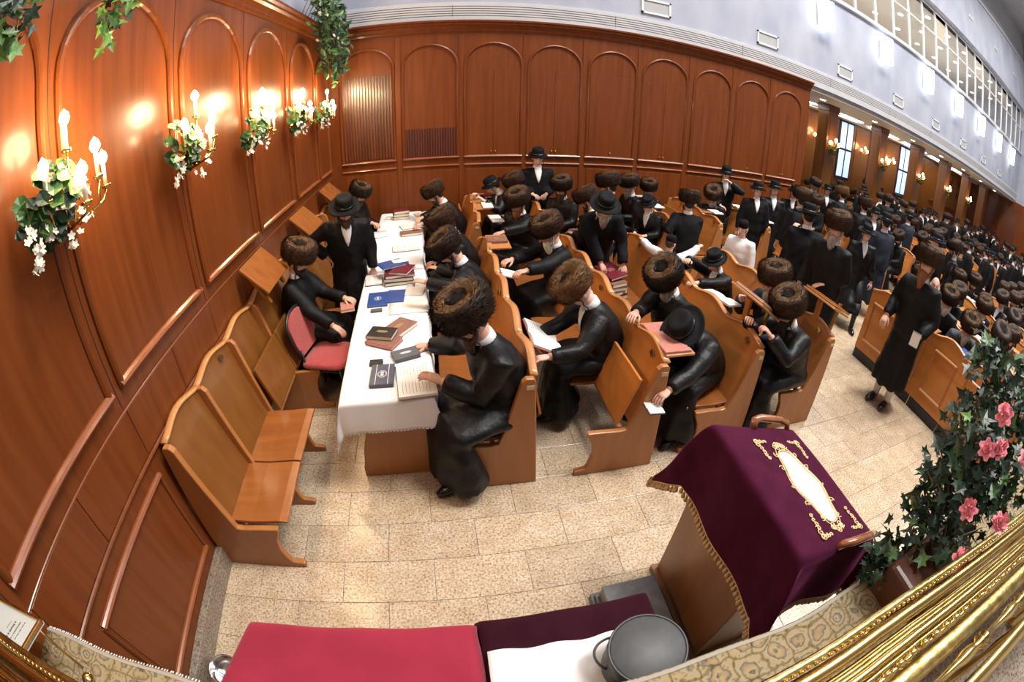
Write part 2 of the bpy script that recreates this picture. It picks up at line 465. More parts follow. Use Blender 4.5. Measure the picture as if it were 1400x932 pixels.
# ------------------------------------------------------------------ setting: floor
XL, YF = -1.72, 7.60            # left wall plane, far wall plane
XE = 25.8                       # far end of the long hall
floor = tag(MB().box(XL - 0.2, XE + 0.3, -7.0, 11.4, -0.12, -0.004).build('floor', 'slot_dark'), kind='structure')
tile_mesh = {}
def tile(x0, x1, y0, y1):
    key = (round(x1 - x0, 3), round(y1 - y0, 3))
    if key not in tile_mesh:
        w, h = key
        j, b = 0.0016, 0.003
        mb = MB()
        vs = [(j, j, -0.012), (w - j, j, -0.012), (w - j, h - j, -0.012), (j, h - j, -0.012)]
        vs += [(j, j, -b * 0.4), (w - j, j, -b * 0.4), (w - j, h - j, -b * 0.4), (j, h - j, -b * 0.4)]
        vs += [(j + b, j + b, 0), (w - j - b, j + b, 0), (w - j - b, h - j - b, 0), (j + b, h - j - b, 0)]
        fs = [(3, 2, 1, 0)] + [(i, (i + 1) % 4, (i + 1) % 4 + 4, i + 4) for i in range(4)] + [(i + 4, (i + 1) % 4 + 4, (i + 1) % 4 + 8, i + 8) for i in range(4)] + [(8, 9, 10, 11)]
        mb.add(vs, fs)
        tile_mesh[key] = mb.mesh('tile', 'granite_tile')
    link('tile', tile_mesh[key], floor, (x0, y0, 0))
n_tiles = 0
rest = MB()
row = 0
y = 0.06
TW, TH = 0.6, 0.32
while y < 11.2:
    off = -0.2 if (round((y - 1.34) / TH) % 2 == 0) else -0.5
    x = off - TW * 3
    while x < XE:
        x0, x1 = max(x, XL), min(x + TW, XE)
        if x1 - x0 > 0.02:
            near = (y < 3.2 and x < 5.3) or (2.9 <= y < 5.0 and 3.4 < x < 6.4)
            if near and n_tiles < 190:
                tile(x0, x1, y, y + TH); n_tiles += 1
            else:
                rest.box(x0 + 0.0016, x1 - 0.0016, y + 0.0016, y + TH - 0.0016, -0.012, 0.0)
        x += TW
    y += TH
r = rest.build('floor_tiling', 'granite_tile', floor)
r['kind'] = 'stuff'

# ------------------------------------------------------------------ panelled walls
def arch_outline(u0, u1, z0, zs, n=18):
    """left foot, up, semi-ellipse to the right foot; zs = spring line"""
    c, r = (u0 + u1) / 2, (u1 - u0) / 2
    rise = r * 0.86
    pts = [(u0, z0), (u0, zs)]
    for i in range(1, n):
        a = PI - PI * i / n
        pts.append((c + r * math.cos(a), zs + rise * math.sin(a)))
    pts += [(u1, zs), (u1, z0)]
    return pts

def sweep(mb, pts, fn, w=0.045, d=0.035, closed=False, mat=0):
    """moulding with a rounded section along an outline in the wall plane"""
    sec = [(-w / 2, 0), (-w / 2, d * 0.45), (-w * 0.28, d * 0.8), (0, d), (w * 0.28, d * 0.8), (w / 2, d * 0.45), (w / 2, 0)]
    n = len(pts)
    rings = []
    for i in range(n):
        a = pts[i - 1] if (i > 0 or closed) else pts[i]
        b = pts[(i + 1) % n] if (i < n - 1 or closed) else pts[i]
        tx, tz = b[0] - a[0], b[1] - a[1]
        l = math.hypot(tx, tz) or 1
        nx, nz = -tz / l, tx / l
        # mitre correction
        if 0 < i < n - 1:
            t1 = Vector((pts[i][0] - a[0], pts[i][1] - a[1])); t2 = Vector((b[0] - pts[i][0], b[1] - pts[i][1]))
            if t1.length > 1e-6 and t2.length > 1e-6:
                k = max(0.35, math.cos(t1.angle(t2) / 2))
            else: k = 1
        else: k = 1
        rings.append([fn(pts[i][0] + nx * s / k, pts[i][1] + nz * s / k, h) for s, h in sec])
    m = len(sec)
    vs = [p for r_ in rings for p in r_]
    fs = []
    for i in range(n - 1 + (1 if closed else 0)):
        j = (i + 1) % n
        for k in range(m - 1):
            fs.append((i * m + k, i * m + k + 1, j * m + k + 1, j * m + k))
    if not closed:
        fs.append(tuple(range(m))); fs.append(tuple((n - 1) * m + k for k in range(m))[::-1])
    mb.add(vs, fs, mat, False)

def left_fn(u, z, d):  return (XL + d, u, z)
def far_fn(u, z, d):   return (u, YF - d, z)

def slab(name, fn, u0, u1, z0, z1, d0, d1, mat, parent, bev=0.004):
    o = MB().prism([(u0, z0), (u1, z0), (u1, z1), (u0, z1)], lambda p, q, t: fn(p, q, t), d0, d1).build(name, mat, parent)
    fix_normals(o.data)
    if bev: bevel(o, bev, 1)
    return o

def fix_normals(me):
    import bmesh
    bm = bmesh.new(); bm.from_mesh(me)
    bmesh.ops.recalc_face_normals(bm, faces=bm.faces)
    bm.to_mesh(me); bm.free()

def built(mb, name, mats, parent=None, loc=None, rot=None):
    o = mb.build(name, mats, parent, loc, rot)
    fix_normals(o.data)
    return o

def panel_wall(root, fn, bays, rail_z, cap_z, low_z, spring, top, doors=False, skip_arch=(), low_joint=None):
    """bays: (u0, u1) of each arch opening"""
    for i, (u0, u1) in enumerate(bays):
        zb = rail_z
        a = arch_outline(u0, u1, zb, spring)
        # recessed board with an arched head
        inner = arch_outline(u0 + 0.02, u1 - 0.02, zb + 0.02, spring)
        o = built(MB().prism(inner, lambda p, q, t: fn(p, q, t), 0.0, 0.006), 'panel', 'wall_wood', root)
        mb = MB(); sweep(mb, a, fn, 0.05, 0.038)
        built(mb, 'arch_moulding', 'wall_wood', root)
        mb = MB(); sweep(mb, [(u0 - 0.02, rail_z), (u1 + 0.02, rail_z)], fn, 0.05, 0.045)
        built(mb, 'rail_moulding', 'wall_wood_rail', root)
        if doors and i not in skip_arch:
            mb = MB(); mb.prism([(u0 + 0.02, 3.09), (u1 - 0.02, 3.09), (u1 - 0.02, 3.097), (u0 + 0.02, 3.097)], lambda p, q, t: fn(p, q, t), 0.0, 0.0075)
            built(mb, 'door_gap', 'wall_wood_dark', root)
            c = (u0 + u1) / 2
            if i in (2, 3, 5, 8):
                for s in (-1, 1):
                    slab('cupboard_door', fn, c + (s - 1) / 2 * (u1 - u0 - 0.05) / 2 + 0.002 * (s == 1) , c + (s + 1) / 2 * (u1 - u0 - 0.05) / 2 - 0.002 * (s == -1), rail_z + 0.03, 3.088, 0.0, 0.014, 'wall_wood', root, 0.003)
                    k = MB(); p = fn(c + s * 0.035, rail_z + 0.085, 0.025); k.ball(p, 0.013, 8, 6)
                    k.build('door_knob', 'brass', root)
            else:
                slab('cupboard_door', fn, u0 + 0.03, u1 - 0.03, rail_z + 0.03, 3.088, 0.0, 0.014, 'wall_wood', root, 0.003)
                k = MB(); k.ball(fn(c, rail_z + 0.085, 0.025), 0.013, 8, 6); k.build('door_knob', 'brass', root)

# left wall ------------------------------------------------------------------
wl = tag(MB().box(XL - 0.2, XL, -1.6, YF + 0.2, 0, 3.80).build('wall_left', 'wall_wood'), kind='structure')
LB = [(-0.95, 0.16), (0.33, 1.455), (1.595, 2.69), (2.85, 3.945), (4.125, 5.26), (5.475, 6.56), (6.71, 7.42)]
panel_wall(wl, left_fn, LB, 1.56, 1.43, 1.10, 3.10, 3.6)
for u in (0.245, 1.525, 2.77, 4.035, 5.367, 6.635):
    slab('groove', left_fn, u - 0.003, u + 0.003, 1.45, 3.70, 0.0, 0.0015, 'black_gap', wl, 0)
slab('cap_rail', left_fn, -1.5, YF, 1.425, 1.437, 0.0, 0.012, 'wall_wood_rail', wl, 0.003)
mb = MB(); sweep(mb, [(-1.5, 1.105), (YF, 1.105)], left_fn, 0.03, 0.022); built(mb, 'dado_rail', 'wall_wood', wl)
js = [-0.33, 0.30, 0.915, 1.54, 2.165, 2.79, 3.42, 4.05, 4.68, 5.30, 5.92, 6.54, 7.16, 7.6]
for a, b in zip(js[:-1], js[1:]):
    slab('wainscot_panel', left_fn, a + 0.002, b - 0.002, 1.125, 1.424, 0.0, 0.010, 'wall_wood', wl, 0.003)
for a, b in ((0.50, 1.53), (1.75, 2.78), (3.0, 4.03), (4.27, 5.3), (5.52, 6.5)):
    slab('lower_panel', left_fn, a + 0.03, b - 0.03, 0.34, 0.96, 0.0, 0.006, 'wall_wood', wl, 0.003)
    for zz in (0.98, 0.31):
        mb = MB(); sweep(mb, [(a, zz), (b, zz)], left_fn, 0.04, 0.032); built(mb, 'panel_moulding', 'wall_wood_rail', wl)
    for uu in (a, b):
        mb = MB(); sweep(mb, [(uu, 0.31), (uu, 0.98)], left_fn, 0.03, 0.02); built(mb, 'panel_moulding', 'wall_wood', wl)
# cornice along the left wall
def cornice(fn, u0, u1, z0, name):
    prof = [(0, 0), (0.02, 0), (0.035, 0.03), (0.035, 0.05), (0.07, 0.10), (0.10, 0.12), (0.10, 0.15), (0.13, 0.17), (0.13, 0.20), (0, 0.20)]
    mb = MB()
    mb.prism(prof, lambda p, q, t: fn(t, z0 + q, p), u0, u1)
    o = built(mb, name, 'wall_wood', None)
    return tag(o, kind='structure')
cornice(left_fn, -1.5, YF, 3.72, 'trim_1')
cornice(far_fn, XL, 7.72, 3.76, 'trim_2')
b1 = tag(slab('baseboard_left', left_fn, -0.5, YF, 0, 0.19, 0.0, 0.055, 'granite_skirting', None, 0.004), kind='structure')

# far wall (cupboards) ---------------------------------------------------------
wf = tag(MB().box(XL - 0.2, 7.72, YF, YF + 0.45, 0, 3.83).build('wall_far', 'wall_wood'), kind='structure')
FB = [(-1.52, -0.65), (-0.50, 0.375), (0.495, 1.41), (1.52, 2.41), (2.54, 3.42), (3.54, 4.45), (4.60, 5.46), (5.60, 6.46), (6.60, 7.46)]
panel_wall(wf, far_fn, FB, 1.61, 1.49, 1.1, 3.17, 3.6, doors=True, skip_arch=(0, 1))
for (u0, u1) in FB:
    mb = MB(); sweep(mb, [(u0 - 0.02, 1.475), (u1 + 0.02, 1.475)], far_fn, 0.035, 0.03); built(mb, 'rail_moulding', 'wall_wood_rail', wf)
    slab('lower_panel', far_fn, u0 + 0.03, u1 - 0.03, 0.35, 1.40, 0.0, 0.008, 'wall_wood', wf, 0.003)
for u in [(FB[i][1] + FB[i + 1][0]) / 2 for i in range(8)]:
    slab('pilaster', far_fn, u - 0.045, u + 0.045, 0.0, 3.72, 0.0, 0.012, 'wall_wood', wf, 0.003)
# slatted grilles in the first two bays
slab('grille_backing', far_fn, -1.48, -0.68, 1.66, 3.07, 0.004, 0.010, 'wall_wood_dark', wf, 0)
for k in range(17):
    u = -1.465 + k * 0.048
    slab('slat', far_fn, u, u + 0.024, 1.66, 3.07, 0.008, 0.034, 'slat_wood', wf, 0.003)
slab('grille_backing', far_fn, -0.48, 0.35, 1.64, 2.12, 0.004, 0.010, 'wall_wood_dark', wf, 0)
for k in range(20):
    u = -0.475 + k * 0.0414
    slab('slat', far_fn, u, u + 0.022, 1.64, 2.12, 0.008, 0.030, 'wall_wood_dark', wf, 0.002)

# upper hall wall above the cornice ----------------------------------------------
wu = tag(MB().box(XL - 0.2, XE, YF + 0.02, YF + 0.5, 3.83, 6.38).build('wall_upper', 'plaster'), kind='structure')
slab('fascia_band', far_fn, XL, XE, 3.90, 4.30, -0.02, 0.03, 'plaster_white', wu, 0.004)
for k in range(5):
    slab('diffuser_slot', far_fn, XL, XE, 4.045 + k * 0.043, 4.058 + k * 0.043, 0.02, 0.032, 'slot_dark', wu, 0)
for k in range(9):
    u = XL + 2.0 + k * 2.7
    slab('slot_joint', far_fn, u, u + 0.006, 4.03, 4.25, 0.02, 0.034, 'slot_dark', wu, 0)
for k in range(8):
    vx = 3.77 + 2.60 * k
    t = thing('air_vent', 'grey air vent on the pale plaster wall, number %s along from the corner ivy' % ['one', 'two', 'three', 'four', 'five', 'six', 'seven', 'eight'][k], 'vent', (vx, YF + 0.02, 4.57), 0, 'air vents on the upper wall')
    t['label'] = 'square grey air vent in the pale wall, ' + ['nearest the corner ivy', 'second from the corner ivy', 'third from the corner ivy', 'fourth from the corner ivy', 'fifth from the corner ivy', 'sixth from the corner ivy', 'seventh from the corner ivy', 'farthest from the corner ivy'][k]
    f = MB()
    w, h, e = 0.29, 0.15, 0.035
    f.box(-w, w, -0.03, 0, h - e, h); f.box(-w, w, -0.03, 0, -h, -h + e); f.box(-w, -w + e, -0.03, 0, -h, h); f.box(w - e, w, -0.03, 0, -h, h)
    f.build('frame', 'white_metal', t)
    MB().box(-w + e, w - e, -0.012, 0, -h + e, h - e).build('grille', 'vent_grey', t)
NTH = ['first', 'second', 'third', 'fourth', 'fifth', 'sixth', 'seventh', 'eighth', 'ninth', 'tenth', 'eleventh', 'twelfth']
for k in range(7):
    lx = 8.05 + 2.57 * k
    t = thing('box_lamp', 'tall bright wall lamp under the gallery glass, %s from the near end' % NTH[k], 'lamp', (lx, YF - 0.06, 5.76), 0, 'tall white lamps on the upper wall')
    MB().prism([(-0.19, -0.40), (0.19, -0.37), (0.19, 0.40), (-0.19, 0.37)], lambda p, q, s: (p, -0.05 - s, q), 0.0, 0.14).build('diffuser', 'glow_white', t)
    MB().box(-0.15, 0.15, -0.06, 0.06, -0.30, 0.30).build('bracket', 'white_metal', t)
tag(slab('trim_3', far_fn, XL, XE, 6.34, 6.46, -0.02, 0.06, 'plaster_white', None, 0.01), kind='structure')
# gallery glazing
win = tag(MB().box(XL, XE, YF + 0.02, YF + 0.07, 8.55, 8.62).build('window_1', 'white_metal'), kind='structure')
u = XL
k = 0
while u < XE - 0.2:
    slab('mullion', far_fn, u - 0.02, u + 0.02, 6.46, 8.58, -0.07, 0.0, 'white_metal', win, 0)
    slab('pane', far_fn, u + 0.02, min(u + 0.91, XE), 6.46, 7.62, -0.05, -0.04, 'gallery_glass', win, 0)
    if k % 4 != 1:
        slab('pane', far_fn, u + 0.02, min(u + 0.91, XE), 7.66, 8.56, -0.05, -0.04, 'gallery_glass', win, 0)
    slab('transom', far_fn, u + 0.02, min(u + 0.91, XE), 7.62, 7.66, -0.07, 0.0, 'white_metal', win, 0)
    u += 0.93; k += 1
# the gallery room behind the glass
gal = tag(MB().box(XL, XE, YF + 4.5, YF + 4.6, 6.2, 9.0).box(XL, XE, YF + 0.1, YF + 4.6, 6.1, 6.3).box(XL, XE, YF + 0.1, YF + 4.6, 8.62, 8.75).build('wall_gallery', 'gallery_cream'), kind='structure')
sp = MB()
for gx in range(14):
    for gy in range(3):
        p = (3.0 + gx * 1.7, YF + 0.8 + gy * 1.3, 8.612)
        c = MB().lathe([(0.0, 0), (0.09, 0), (0.11, -0.012), (0.11, 0.0)], 12)
        o = c.build('gallery_spotlight', 'glow_spot', None, p)
        tag(o, 'round recessed spotlight in the gallery ceiling behind glass', 'spotlight', 'gallery ceiling spotlights')
# second upper wall with its small vents, then ceiling
wu2 = tag(MB().box(XL - 0.2, XE, YF - 0.25, YF + 0.4, 8.62, 11.1).build('wall_upper_second', 'plaster'), kind='structure')
for k in range(5):
    vx = 11.0 + 3.0 * k
    t = tag(MB().box(-0.22, 0.22, -0.03, 0, -0.07, 0.07).box(-0.19, 0.19, -0.034, -0.03, -0.045, 0.045, 1).build('small_air_vent', ['white_metal', 'vent_grey'], None, (vx, YF - 0.25, 9.75)),
            'small grey vent high on the second gallery wall, %s from the near end' % NTH[k], 'vent', 'small vents on the top wall')
tag(MB().box(XL, XE, YF - 0.30, YF + 0.4, 11.1, 11.25).build('trim_4', 'plaster_white'), kind='structure')
wu3 = tag(MB().box(XL - 0.2, XE, YF - 0.05, YF + 0.4, 11.25, 13.2).build('wall_upper_third', 'plaster_white'), kind='structure')
ceil_ = tag(MB().box(XL - 0.2, XE + 0.3, -7.0, YF + 0.5, 13.2, 13.4).build('ceiling', 'plaster_white'), kind='structure')
tag(MB().box(XL - 0.2, XE + 0.3, -7.2, -7.0, 0, 13.3).build('wall_right', 'plaster_white'), kind='structure')
tag(MB().box(XL - 0.25, XL + 0.0, -7.0, YF, 3.92, 13.3).build('wall_left_upper', 'plaster'), kind='structure')
tag(MB().box(XL - 0.25, XL - 0.05, -7.0, -1.6, 0, 3.92).build('wall_left_rear', 'plaster_white'), kind='structure')

# under the gallery -------------------------------------------------------------
tag(MB().box(7.72, XE, YF + 0.035, 11.2, 3.79, 3.828).box(7.72, XE, 10.3, 11.2, 3.70, 3.785).build('ceiling_gallery', 'soffit_paint'), kind='structure')
wb = tag(MB().box(7.3, XE, 10.9, 11.2, 0, 3.85).build('wall_back', 'bench_wood'), kind='structure')
back_fn = lambda u, z, d: (u, 10.9 - d, z)
wins = [(10.1, 10.85), (12.75, 13.62), (14.75, 15.55), (17.05, 18.4)]
edge = 8.0
for i, (a, b) in enumerate(wins):
    slab('panel', back_fn, edge + 0.15, a - 0.15, 1.2, 3.6, 0, 0.02, 'bench_wood', wb, 0.005)
    edge = b
    w = tag(slab('window_%d' % (i + 2), back_fn, a, b, 1.6, 3.7, 0.0, 0.03, 'window_frame_blue', None, 0), kind='structure')
    n = 3 if i == 3 else 2
    pw = (b - a - 0.08 * (n + 1)) / n
    for j in range(n):
        u0 = a + 0.08 + j * (pw + 0.08)
        for z0, z1 in ((1.68, 2.62), (2.70, 3.62)):
            slab('pane', back_fn, u0, u0 + pw, z0, z1, 0.03, 0.036, 'window_day', w, 0)
slab('panel', back_fn, 19.5, 21.5, 1.2, 3.6, 0, 0.02, 'bench_wood', wb, 0.005)
for k in range(4):
    slab('panel', back_fn, 21.7 + k * 1.0, 22.62 + k * 1.0, 1.9, 3.6, 0, 0.02, 'bench_wood', wb, 0.005)
for k in range(6):
    p = back_fn(22.0 + (k // 2) * 1.0, 2.6 + (k % 2) * 0.6, 0.02)
    o = MB().lathe([(0, 0.02), (0.16, 0.02), (0.19, 0.03), (0.19, 0)], 20, Matrix.Translation(p) @ Matrix.Rotation(PI / 2, 4, 'X')).build('roundel', 'wall_wood_dark', wb)
for k in range(2):
    slab('shelf_edge', back_fn, 20.6, 25.6, 1.5 + 0.35 * k, 1.56 + 0.35 * k, 0, 0.12, 'wall_wood_rail', wb, 0.003)
for i, cx in enumerate((10.08, 12.83, 15.56, 18.3, 21.05, 23.8)):
    col = tag(MB().box(-0.21, 0.21, -0.21, 0.21, 0, 3.788).build('column_%d' % (i + 1), 'bench_wood', None, (cx, 9.1, 0)), kind='structure')
    for zz, w in ((0.0, 0.245), (1.15, 0.23), (3.585, 0.24)):
        bevel(MB().box(-w, w, -w, w, zz, zz + (0.2 if zz != 1.15 else 0.05)).build('column_band', 'wall_wood_dark', col), 0.01)
    slab('column_panel', lambda p, q, t: (p, -0.21 - t, q), -0.14, 0.14, 1.3, 3.5, 0, 0.012, 'bench_wood', col, 0.004)
    slab('column_panel', lambda p, q, t: (-0.21 - t, p, q), -0.14, 0.14, 1.3, 3.5, 0, 0.012, 'bench_wood', col, 0.004)
for i in range(6):
    o = MB().box(-0.95, 0.95, -0.05, 0.05, -0.03, 0.0).build('light_strip', 'glow_spot', None, (9.6 + 2.5 * i, 10.1, 3.787))
    tag(o, 'long bright ceiling strip light beneath the gallery, %s from the cupboards' % NTH[i], 'light', 'strip lights beneath the gallery')
for i in range(7):
    o = MB().lathe([(0.0, -0.01), (0.07, -0.01), (0.085, 0.0)], 14).build('downlight', 'glow_spot', None, (9.2 + 2.5 * i, 8.55, 3.789))
    tag(o, 'small round downlight in the soffit edge above the crowd, %s from the cupboards' % NTH[i], 'light', 'downlights beneath the gallery')
# end wall of the hall
we = tag(MB().box(XE, XE + 0.3, -7.0, 11.4, 0, 13.3).build('wall_end', 'plaster'), kind='structure')
end_fn = lambda u, z, d: (XE - d, u, z)
slab('end_panelling', end_fn, 5.2, 11.0, 0, 3.85, 0, 0.06, 'wall_wood', we, 0.01)
for k in range(3):
    slab('panel', end_fn, 7.2 + k * 1.2, 8.2 + k * 1.2, 1.2, 3.5, 0.06, 0.085, 'wall_wood_dark', we, 0.01)
slab('gold_grille', end_fn, 2.6, 5.0, 1.0, 3.3, 0, 0.06, 'paper_cream', we, 0.01)
for k in range(6):
    slab('grille_bar', end_fn, 2.65 + k * 0.46, 2.70 + k * 0.46, 1.0, 3.3, 0.06, 0.09, 'brass', we, 0)
for k in range(4):
    slab('grille_bar', end_fn, 2.6, 5.0, 1.1 + k * 0.65, 1.15 + k * 0.65, 0.06, 0.09, 'brass', we, 0)
# ------------------------------------------------------------------ pews
def pew_end_profile(hb):
    k = hb / 0.95
    return [(0, 0), (-0.645, 0), (-0.645, 0.045), (-0.56, 0.062), (-0.545, 0.10), (-0.522, 0.20), (-0.535, 0.30), (-0.575, 0.385), (-0.585, 0.425),
            (-0.45, 0.42), (-0.33, 0.412), (-0.285, 0.42), (-0.235, 0.56 * k), (-0.17, 0.80 * k), (-0.135, 0.93 * k), (-0.11, 0.955 * k), (-0.06, 0.955 * k), (-0.045, 0.935 * k)]

def scallop(t, hb, rise):
    """height of a seat's back along its width t in 0..1: a low shoulder at each side, an ogee hump between"""
    return hb + rise * (0.5 - 0.5 * math.cos(2 * PI * t)) ** 0.8

def make_pew(name, label, loc, n, states, rz=0.0, hb=0.95, w=0.585, rise=0.05, flaps=(), group=None, wood='pew_wood', detail=True, tags=True, dividers=False):
    t = thing(name, label, 'pew', loc, rz, group)
    L = n * w
    def end(y0, y1, nm='end_panel'):
        o = built(MB().prism(pew_end_profile(hb), lambda p, q, s: (p, s, q), y0, y1), nm, 'pew_end_wood', t)
        if detail: bevel(o, 0.008, 2)
        return o
    end(0.0, 0.045); end(L - 0.045, L)
    if tags:
        MB().box(-0.105, -0.055, -0.004, 0.0, hb - 0.075, hb - 0.045).build('number_tag', 'tag_cream', t)
    if dividers:
        for i in range(1, n):
            end(i * w - 0.02, i * w + 0.02, 'seat_bracket')
    top_x, bot_x, bot_z = -0.065, -0.245, 0.43
    m = 10 if detail else 6
    for i in range(n):
        y0, y1 = i * w + (0.045 if i == 0 else 0.0), (i + 1) * w - (0.045 if i == n - 1 else 0.0)
        mb = MB()
        th = 0.026
        front, back_ = [], []
        for j in range(m + 1):
            s = j / m
            yy = y0 + (y1 - y0) * s
            zt = scallop(s, hb, rise)
            k = (zt - bot_z) / (hb - bot_z)
            xt = bot_x + (top_x - bot_x) * k
            front.append(((bot_x, yy, bot_z), (xt, yy, zt)))
            back_.append(((bot_x + th, yy, bot_z), (xt + th, yy, zt)))
        vs = []
        for j in range(m + 1):
            vs += [front[j][0], front[j][1], back_[j][1], back_[j][0]]
        fs = []
        for j in range(m):
            a, b = 4 * j, 4 * j + 4
            for q in range(4):
                q2 = (q + 1) % 4
                fs.append((a + q, b + q, b + q2, a + q2))
        fs += [(0, 1, 2, 3), (4 * m + 3, 4 * m + 2, 4 * m + 1, 4 * m)]
        mb.add(vs, fs)
        sec = built(mb, 'back_section', wood, t)
        cap = MB()
        pts = [(front[j][1][0] + th / 2, front[j][1][1], front[j][1][2] + 0.004) for j in range(m + 1)]
        cap.tube(pts, 0.030, 0.013, 8, side=(1, 0, 0))
        cap.build('cap_rail', 'pew_edge_wood', sec)
        st = states[i] if i < len(states) else 'd'
        ya, yb = y0 + 0.006, y1 - 0.006
        if st == 'd':
            poly = [(-0.24, 0.425), (-0.40, 0.418), (-0.60, 0.43), (-0.655, 0.432), (-0.655, 0.452), (-0.60, 0.458), (-0.40, 0.445), (-0.24, 0.452)]
            o = built(MB().prism(poly, lambda p, q, s: (p, s, q), ya, yb), 'seat', 'seat_wood', t)
        else:
            a = math.radians(72)
            poly = [(0, 0), (0.40, 0), (0.40, 0.025), (0, 0.025)]
            o = built(MB().prism(poly, lambda p, q, s: (-0.335 + p * math.cos(a) - q * math.sin(a), s, 0.44 + p * math.sin(a) + q * math.cos(a)), ya, yb), 'seat', wood, t)
        if detail: bevel(o, 0.006, 2)
        MB().box(-0.335, -0.305, ya, yb, 0.385, 0.415).build('seat_rail', 'pew_edge_wood', t)
        if i in flaps:
            o = MB().box(-0.05, 0.19, y0 + 0.03, y1 - 0.03, hb + 0.018, hb + 0.04).build('desk_flap', 'pew_edge_wood', t); bevel(o, 0.006, 2)
        elif detail:
            o = built(MB().prism([(0.005, 0.60), (0.022, 0.60), (0.022 - 0.06, hb - 0.03), (0.005 - 0.06, hb - 0.03)], lambda p, q, s: (p + 0.0, s, q), y0 + 0.03, y1 - 0.03), 'desk_flap', wood, t)
        if detail and i % 2 == 0:
            h = MB().obox((top_x - 0.028, (y0 + y1) / 2 - 0.1, hb - 0.02), (0.006, 0.05, 0.035), rot3(0.0, 0.35, 0.5)).build('coat_hook', 'brass', t)
    return t

GP = 'wooden pews of the near bank'
pewA = make_pew('pew', 'wooden pew with its back to the aisle, right behind the white-clothed table', (0.60, 2.27, 0), 5, 'ddddd', group=GP, flaps=(4,))
pewB = make_pew('pew', 'wooden pew with the tipped-up seat at its near end, second from the table', (1.54, 2.27, 0), 5, 'uddud', group=GP, flaps=(0,))
pewC = make_pew('pew', 'wooden pew third from the white table, its end behind the bent man in black hat', (2.47, 2.33, 0), 5, 'ddddd', group=GP)
pewD = make_pew('pew', 'wooden pew nearest the open aisle with the raised red-covered flap', (3.45, 2.38, 0), 4, 'dddd', group=GP)
GP2 = 'wooden pews of the rear bank'
FARL = ['behind the table by the slatted grille', 'second from the slatted grille', 'third from the slatted grille', 'fourth from the slatted grille', 'fifth from the slatted grille', 'sixth from the slatted grille', 'seventh from the slatted grille']
for i, x in enumerate((0.60, 1.54, 2.47, 3.42, 4.35, 5.40, 6.35)):
    make_pew('pew', 'rear bank wooden pew near the cupboards, ' + FARL[i], (x, 5.78, 0), 3, 'ddu', group=GP2, flaps=(1, 2) if i in (0, 4) else (), detail=i < 6)
# flat plank back seen beyond the boy in the white shirt
# bench along the left wall
bench = make_pew('bench', 'long wooden wall bench with tip-up seats along the panelled left wall', (-1.715, 7.51, 0), 10, 'uduuuduudd', rz=PI, hb=1.10, w=0.59, rise=0.045, group=None, wood='bench_wood', tags=False, dividers=True)
bench['category'] = 'bench'
for k, (y0, y1) in enumerate(((3.30, 3.87), (4.82, 5.42), (6.30, 6.95))):
    y0, y1 = y0, y1
    a = math.atan2(0.23, -0.24)
    o = built(MB().prism([(-1.42, 1.215), (-1.66, 1.445), (-1.645, 1.462), (-1.405, 1.232)], lambda p, q, s: (p, s, q), y0, y1), 'sloping_desk', 'seat_wood')
    bevel(o, 0.005, 2)
    tag(o, 'orange wood sloping bookrest above the wall bench, ' + ['nearest the empty seats', 'behind the standing man in black hat', 'in the far corner'][k], 'bookrest', 'sloping bookrests on the wall bench')
    br = built(MB().prism([(-1.46, 1.12), (-1.43, 1.12), (-1.60, 1.40), (-1.64, 1.40)], lambda p, q, s: (p, s, q), y0 + 0.05, y0 + 0.09), 'bracket', 'bench_wood', o)
    br2 = built(MB().prism([(-1.46, 1.12), (-1.43, 1.12), (-1.60, 1.40), (-1.64, 1.40)], lambda p, q, s: (p, s, q), y1 - 0.09, y1 - 0.05), 'bracket', 'bench_wood', o)

# right block: front screen and the rows behind it
def front_screen():
    t = thing('front_screen', 'long panelled wooden screen with wavy top facing the aisle', 'pew front', (5.35, 0.40, 0))
    fn = lambda u, z, d: (-d, u, z)
    L = 2.95
    n = 5
    w = L / n
    for i in range(n):
        u0, u1 = i * w, (i + 1) * w
        m = 10
        poly = [(u0, 0.14), (u1, 0.14)] + [(u1 - (u1 - u0) * j / m, scallop(1 - j / m, 0.99, 0.075)) for j in range(m + 1)]
        o = built(MB().prism(poly, fn, 0, 0.035), 'panel_section', 'pew_wood', t)
        cap = MB().tube([(-0.0175, u0 + (u1 - u0) * j / m, scallop(j / m, 0.99, 0.075) + 0.004) for j in range(m + 1)], 0.03, 0.013, 8, side=(1, 0, 0))
        cap.build('cap_rail', 'pew_edge_wood', o)
        a, b = u0 + 0.10, u1 - 0.10
        for seg in (((a, 0.30), (b, 0.30)), ((a, 0.84), (b, 0.84))):
            mb = MB(); sweep(mb, list(seg), lambda u, z, d: (-0.035 - d, u, z), 0.035, 0.025); built(mb, 'panel_moulding', 'pew_edge_wood', o)
        for seg in (((a, 0.30), (a, 0.84)), ((b, 0.30), (b, 0.84))):
            mb = MB(); sweep(mb, list(seg), lambda u, z, d: (-0.035 - d, u, z), 0.028, 0.018); built(mb, 'panel_moulding', 'pew_end_wood', o)
        MB().box(-0.03, 0.0, u0 + 0.01, u1 - 0.01, 0.0, 0.14).build('plinth', 'black_plastic', t)
    MB().box(0.0, 0.40, L - 0.05, L, 0.0, 0.98).build('end_panel', 'pew_end_wood', t)
    for i in range(n):
        o = MB().box(-0.02, 0.30, i * w + 0.05, (i + 1) * w - 0.05, 0.955, 0.975).build('desk_shelf', 'pew_end_wood', t)
    return t
front_screen()
ROWN = ['first', 'second', 'third', 'fourth', 'fifth', 'sixth', 'seventh', 'eighth', 'ninth', 'tenth', 'eleventh', 'twelfth', 'thirteenth', 'fourteenth', 'fifteenth', 'sixteenth', 'seventeenth', 'eighteenth', 'nineteenth', 'twentieth']
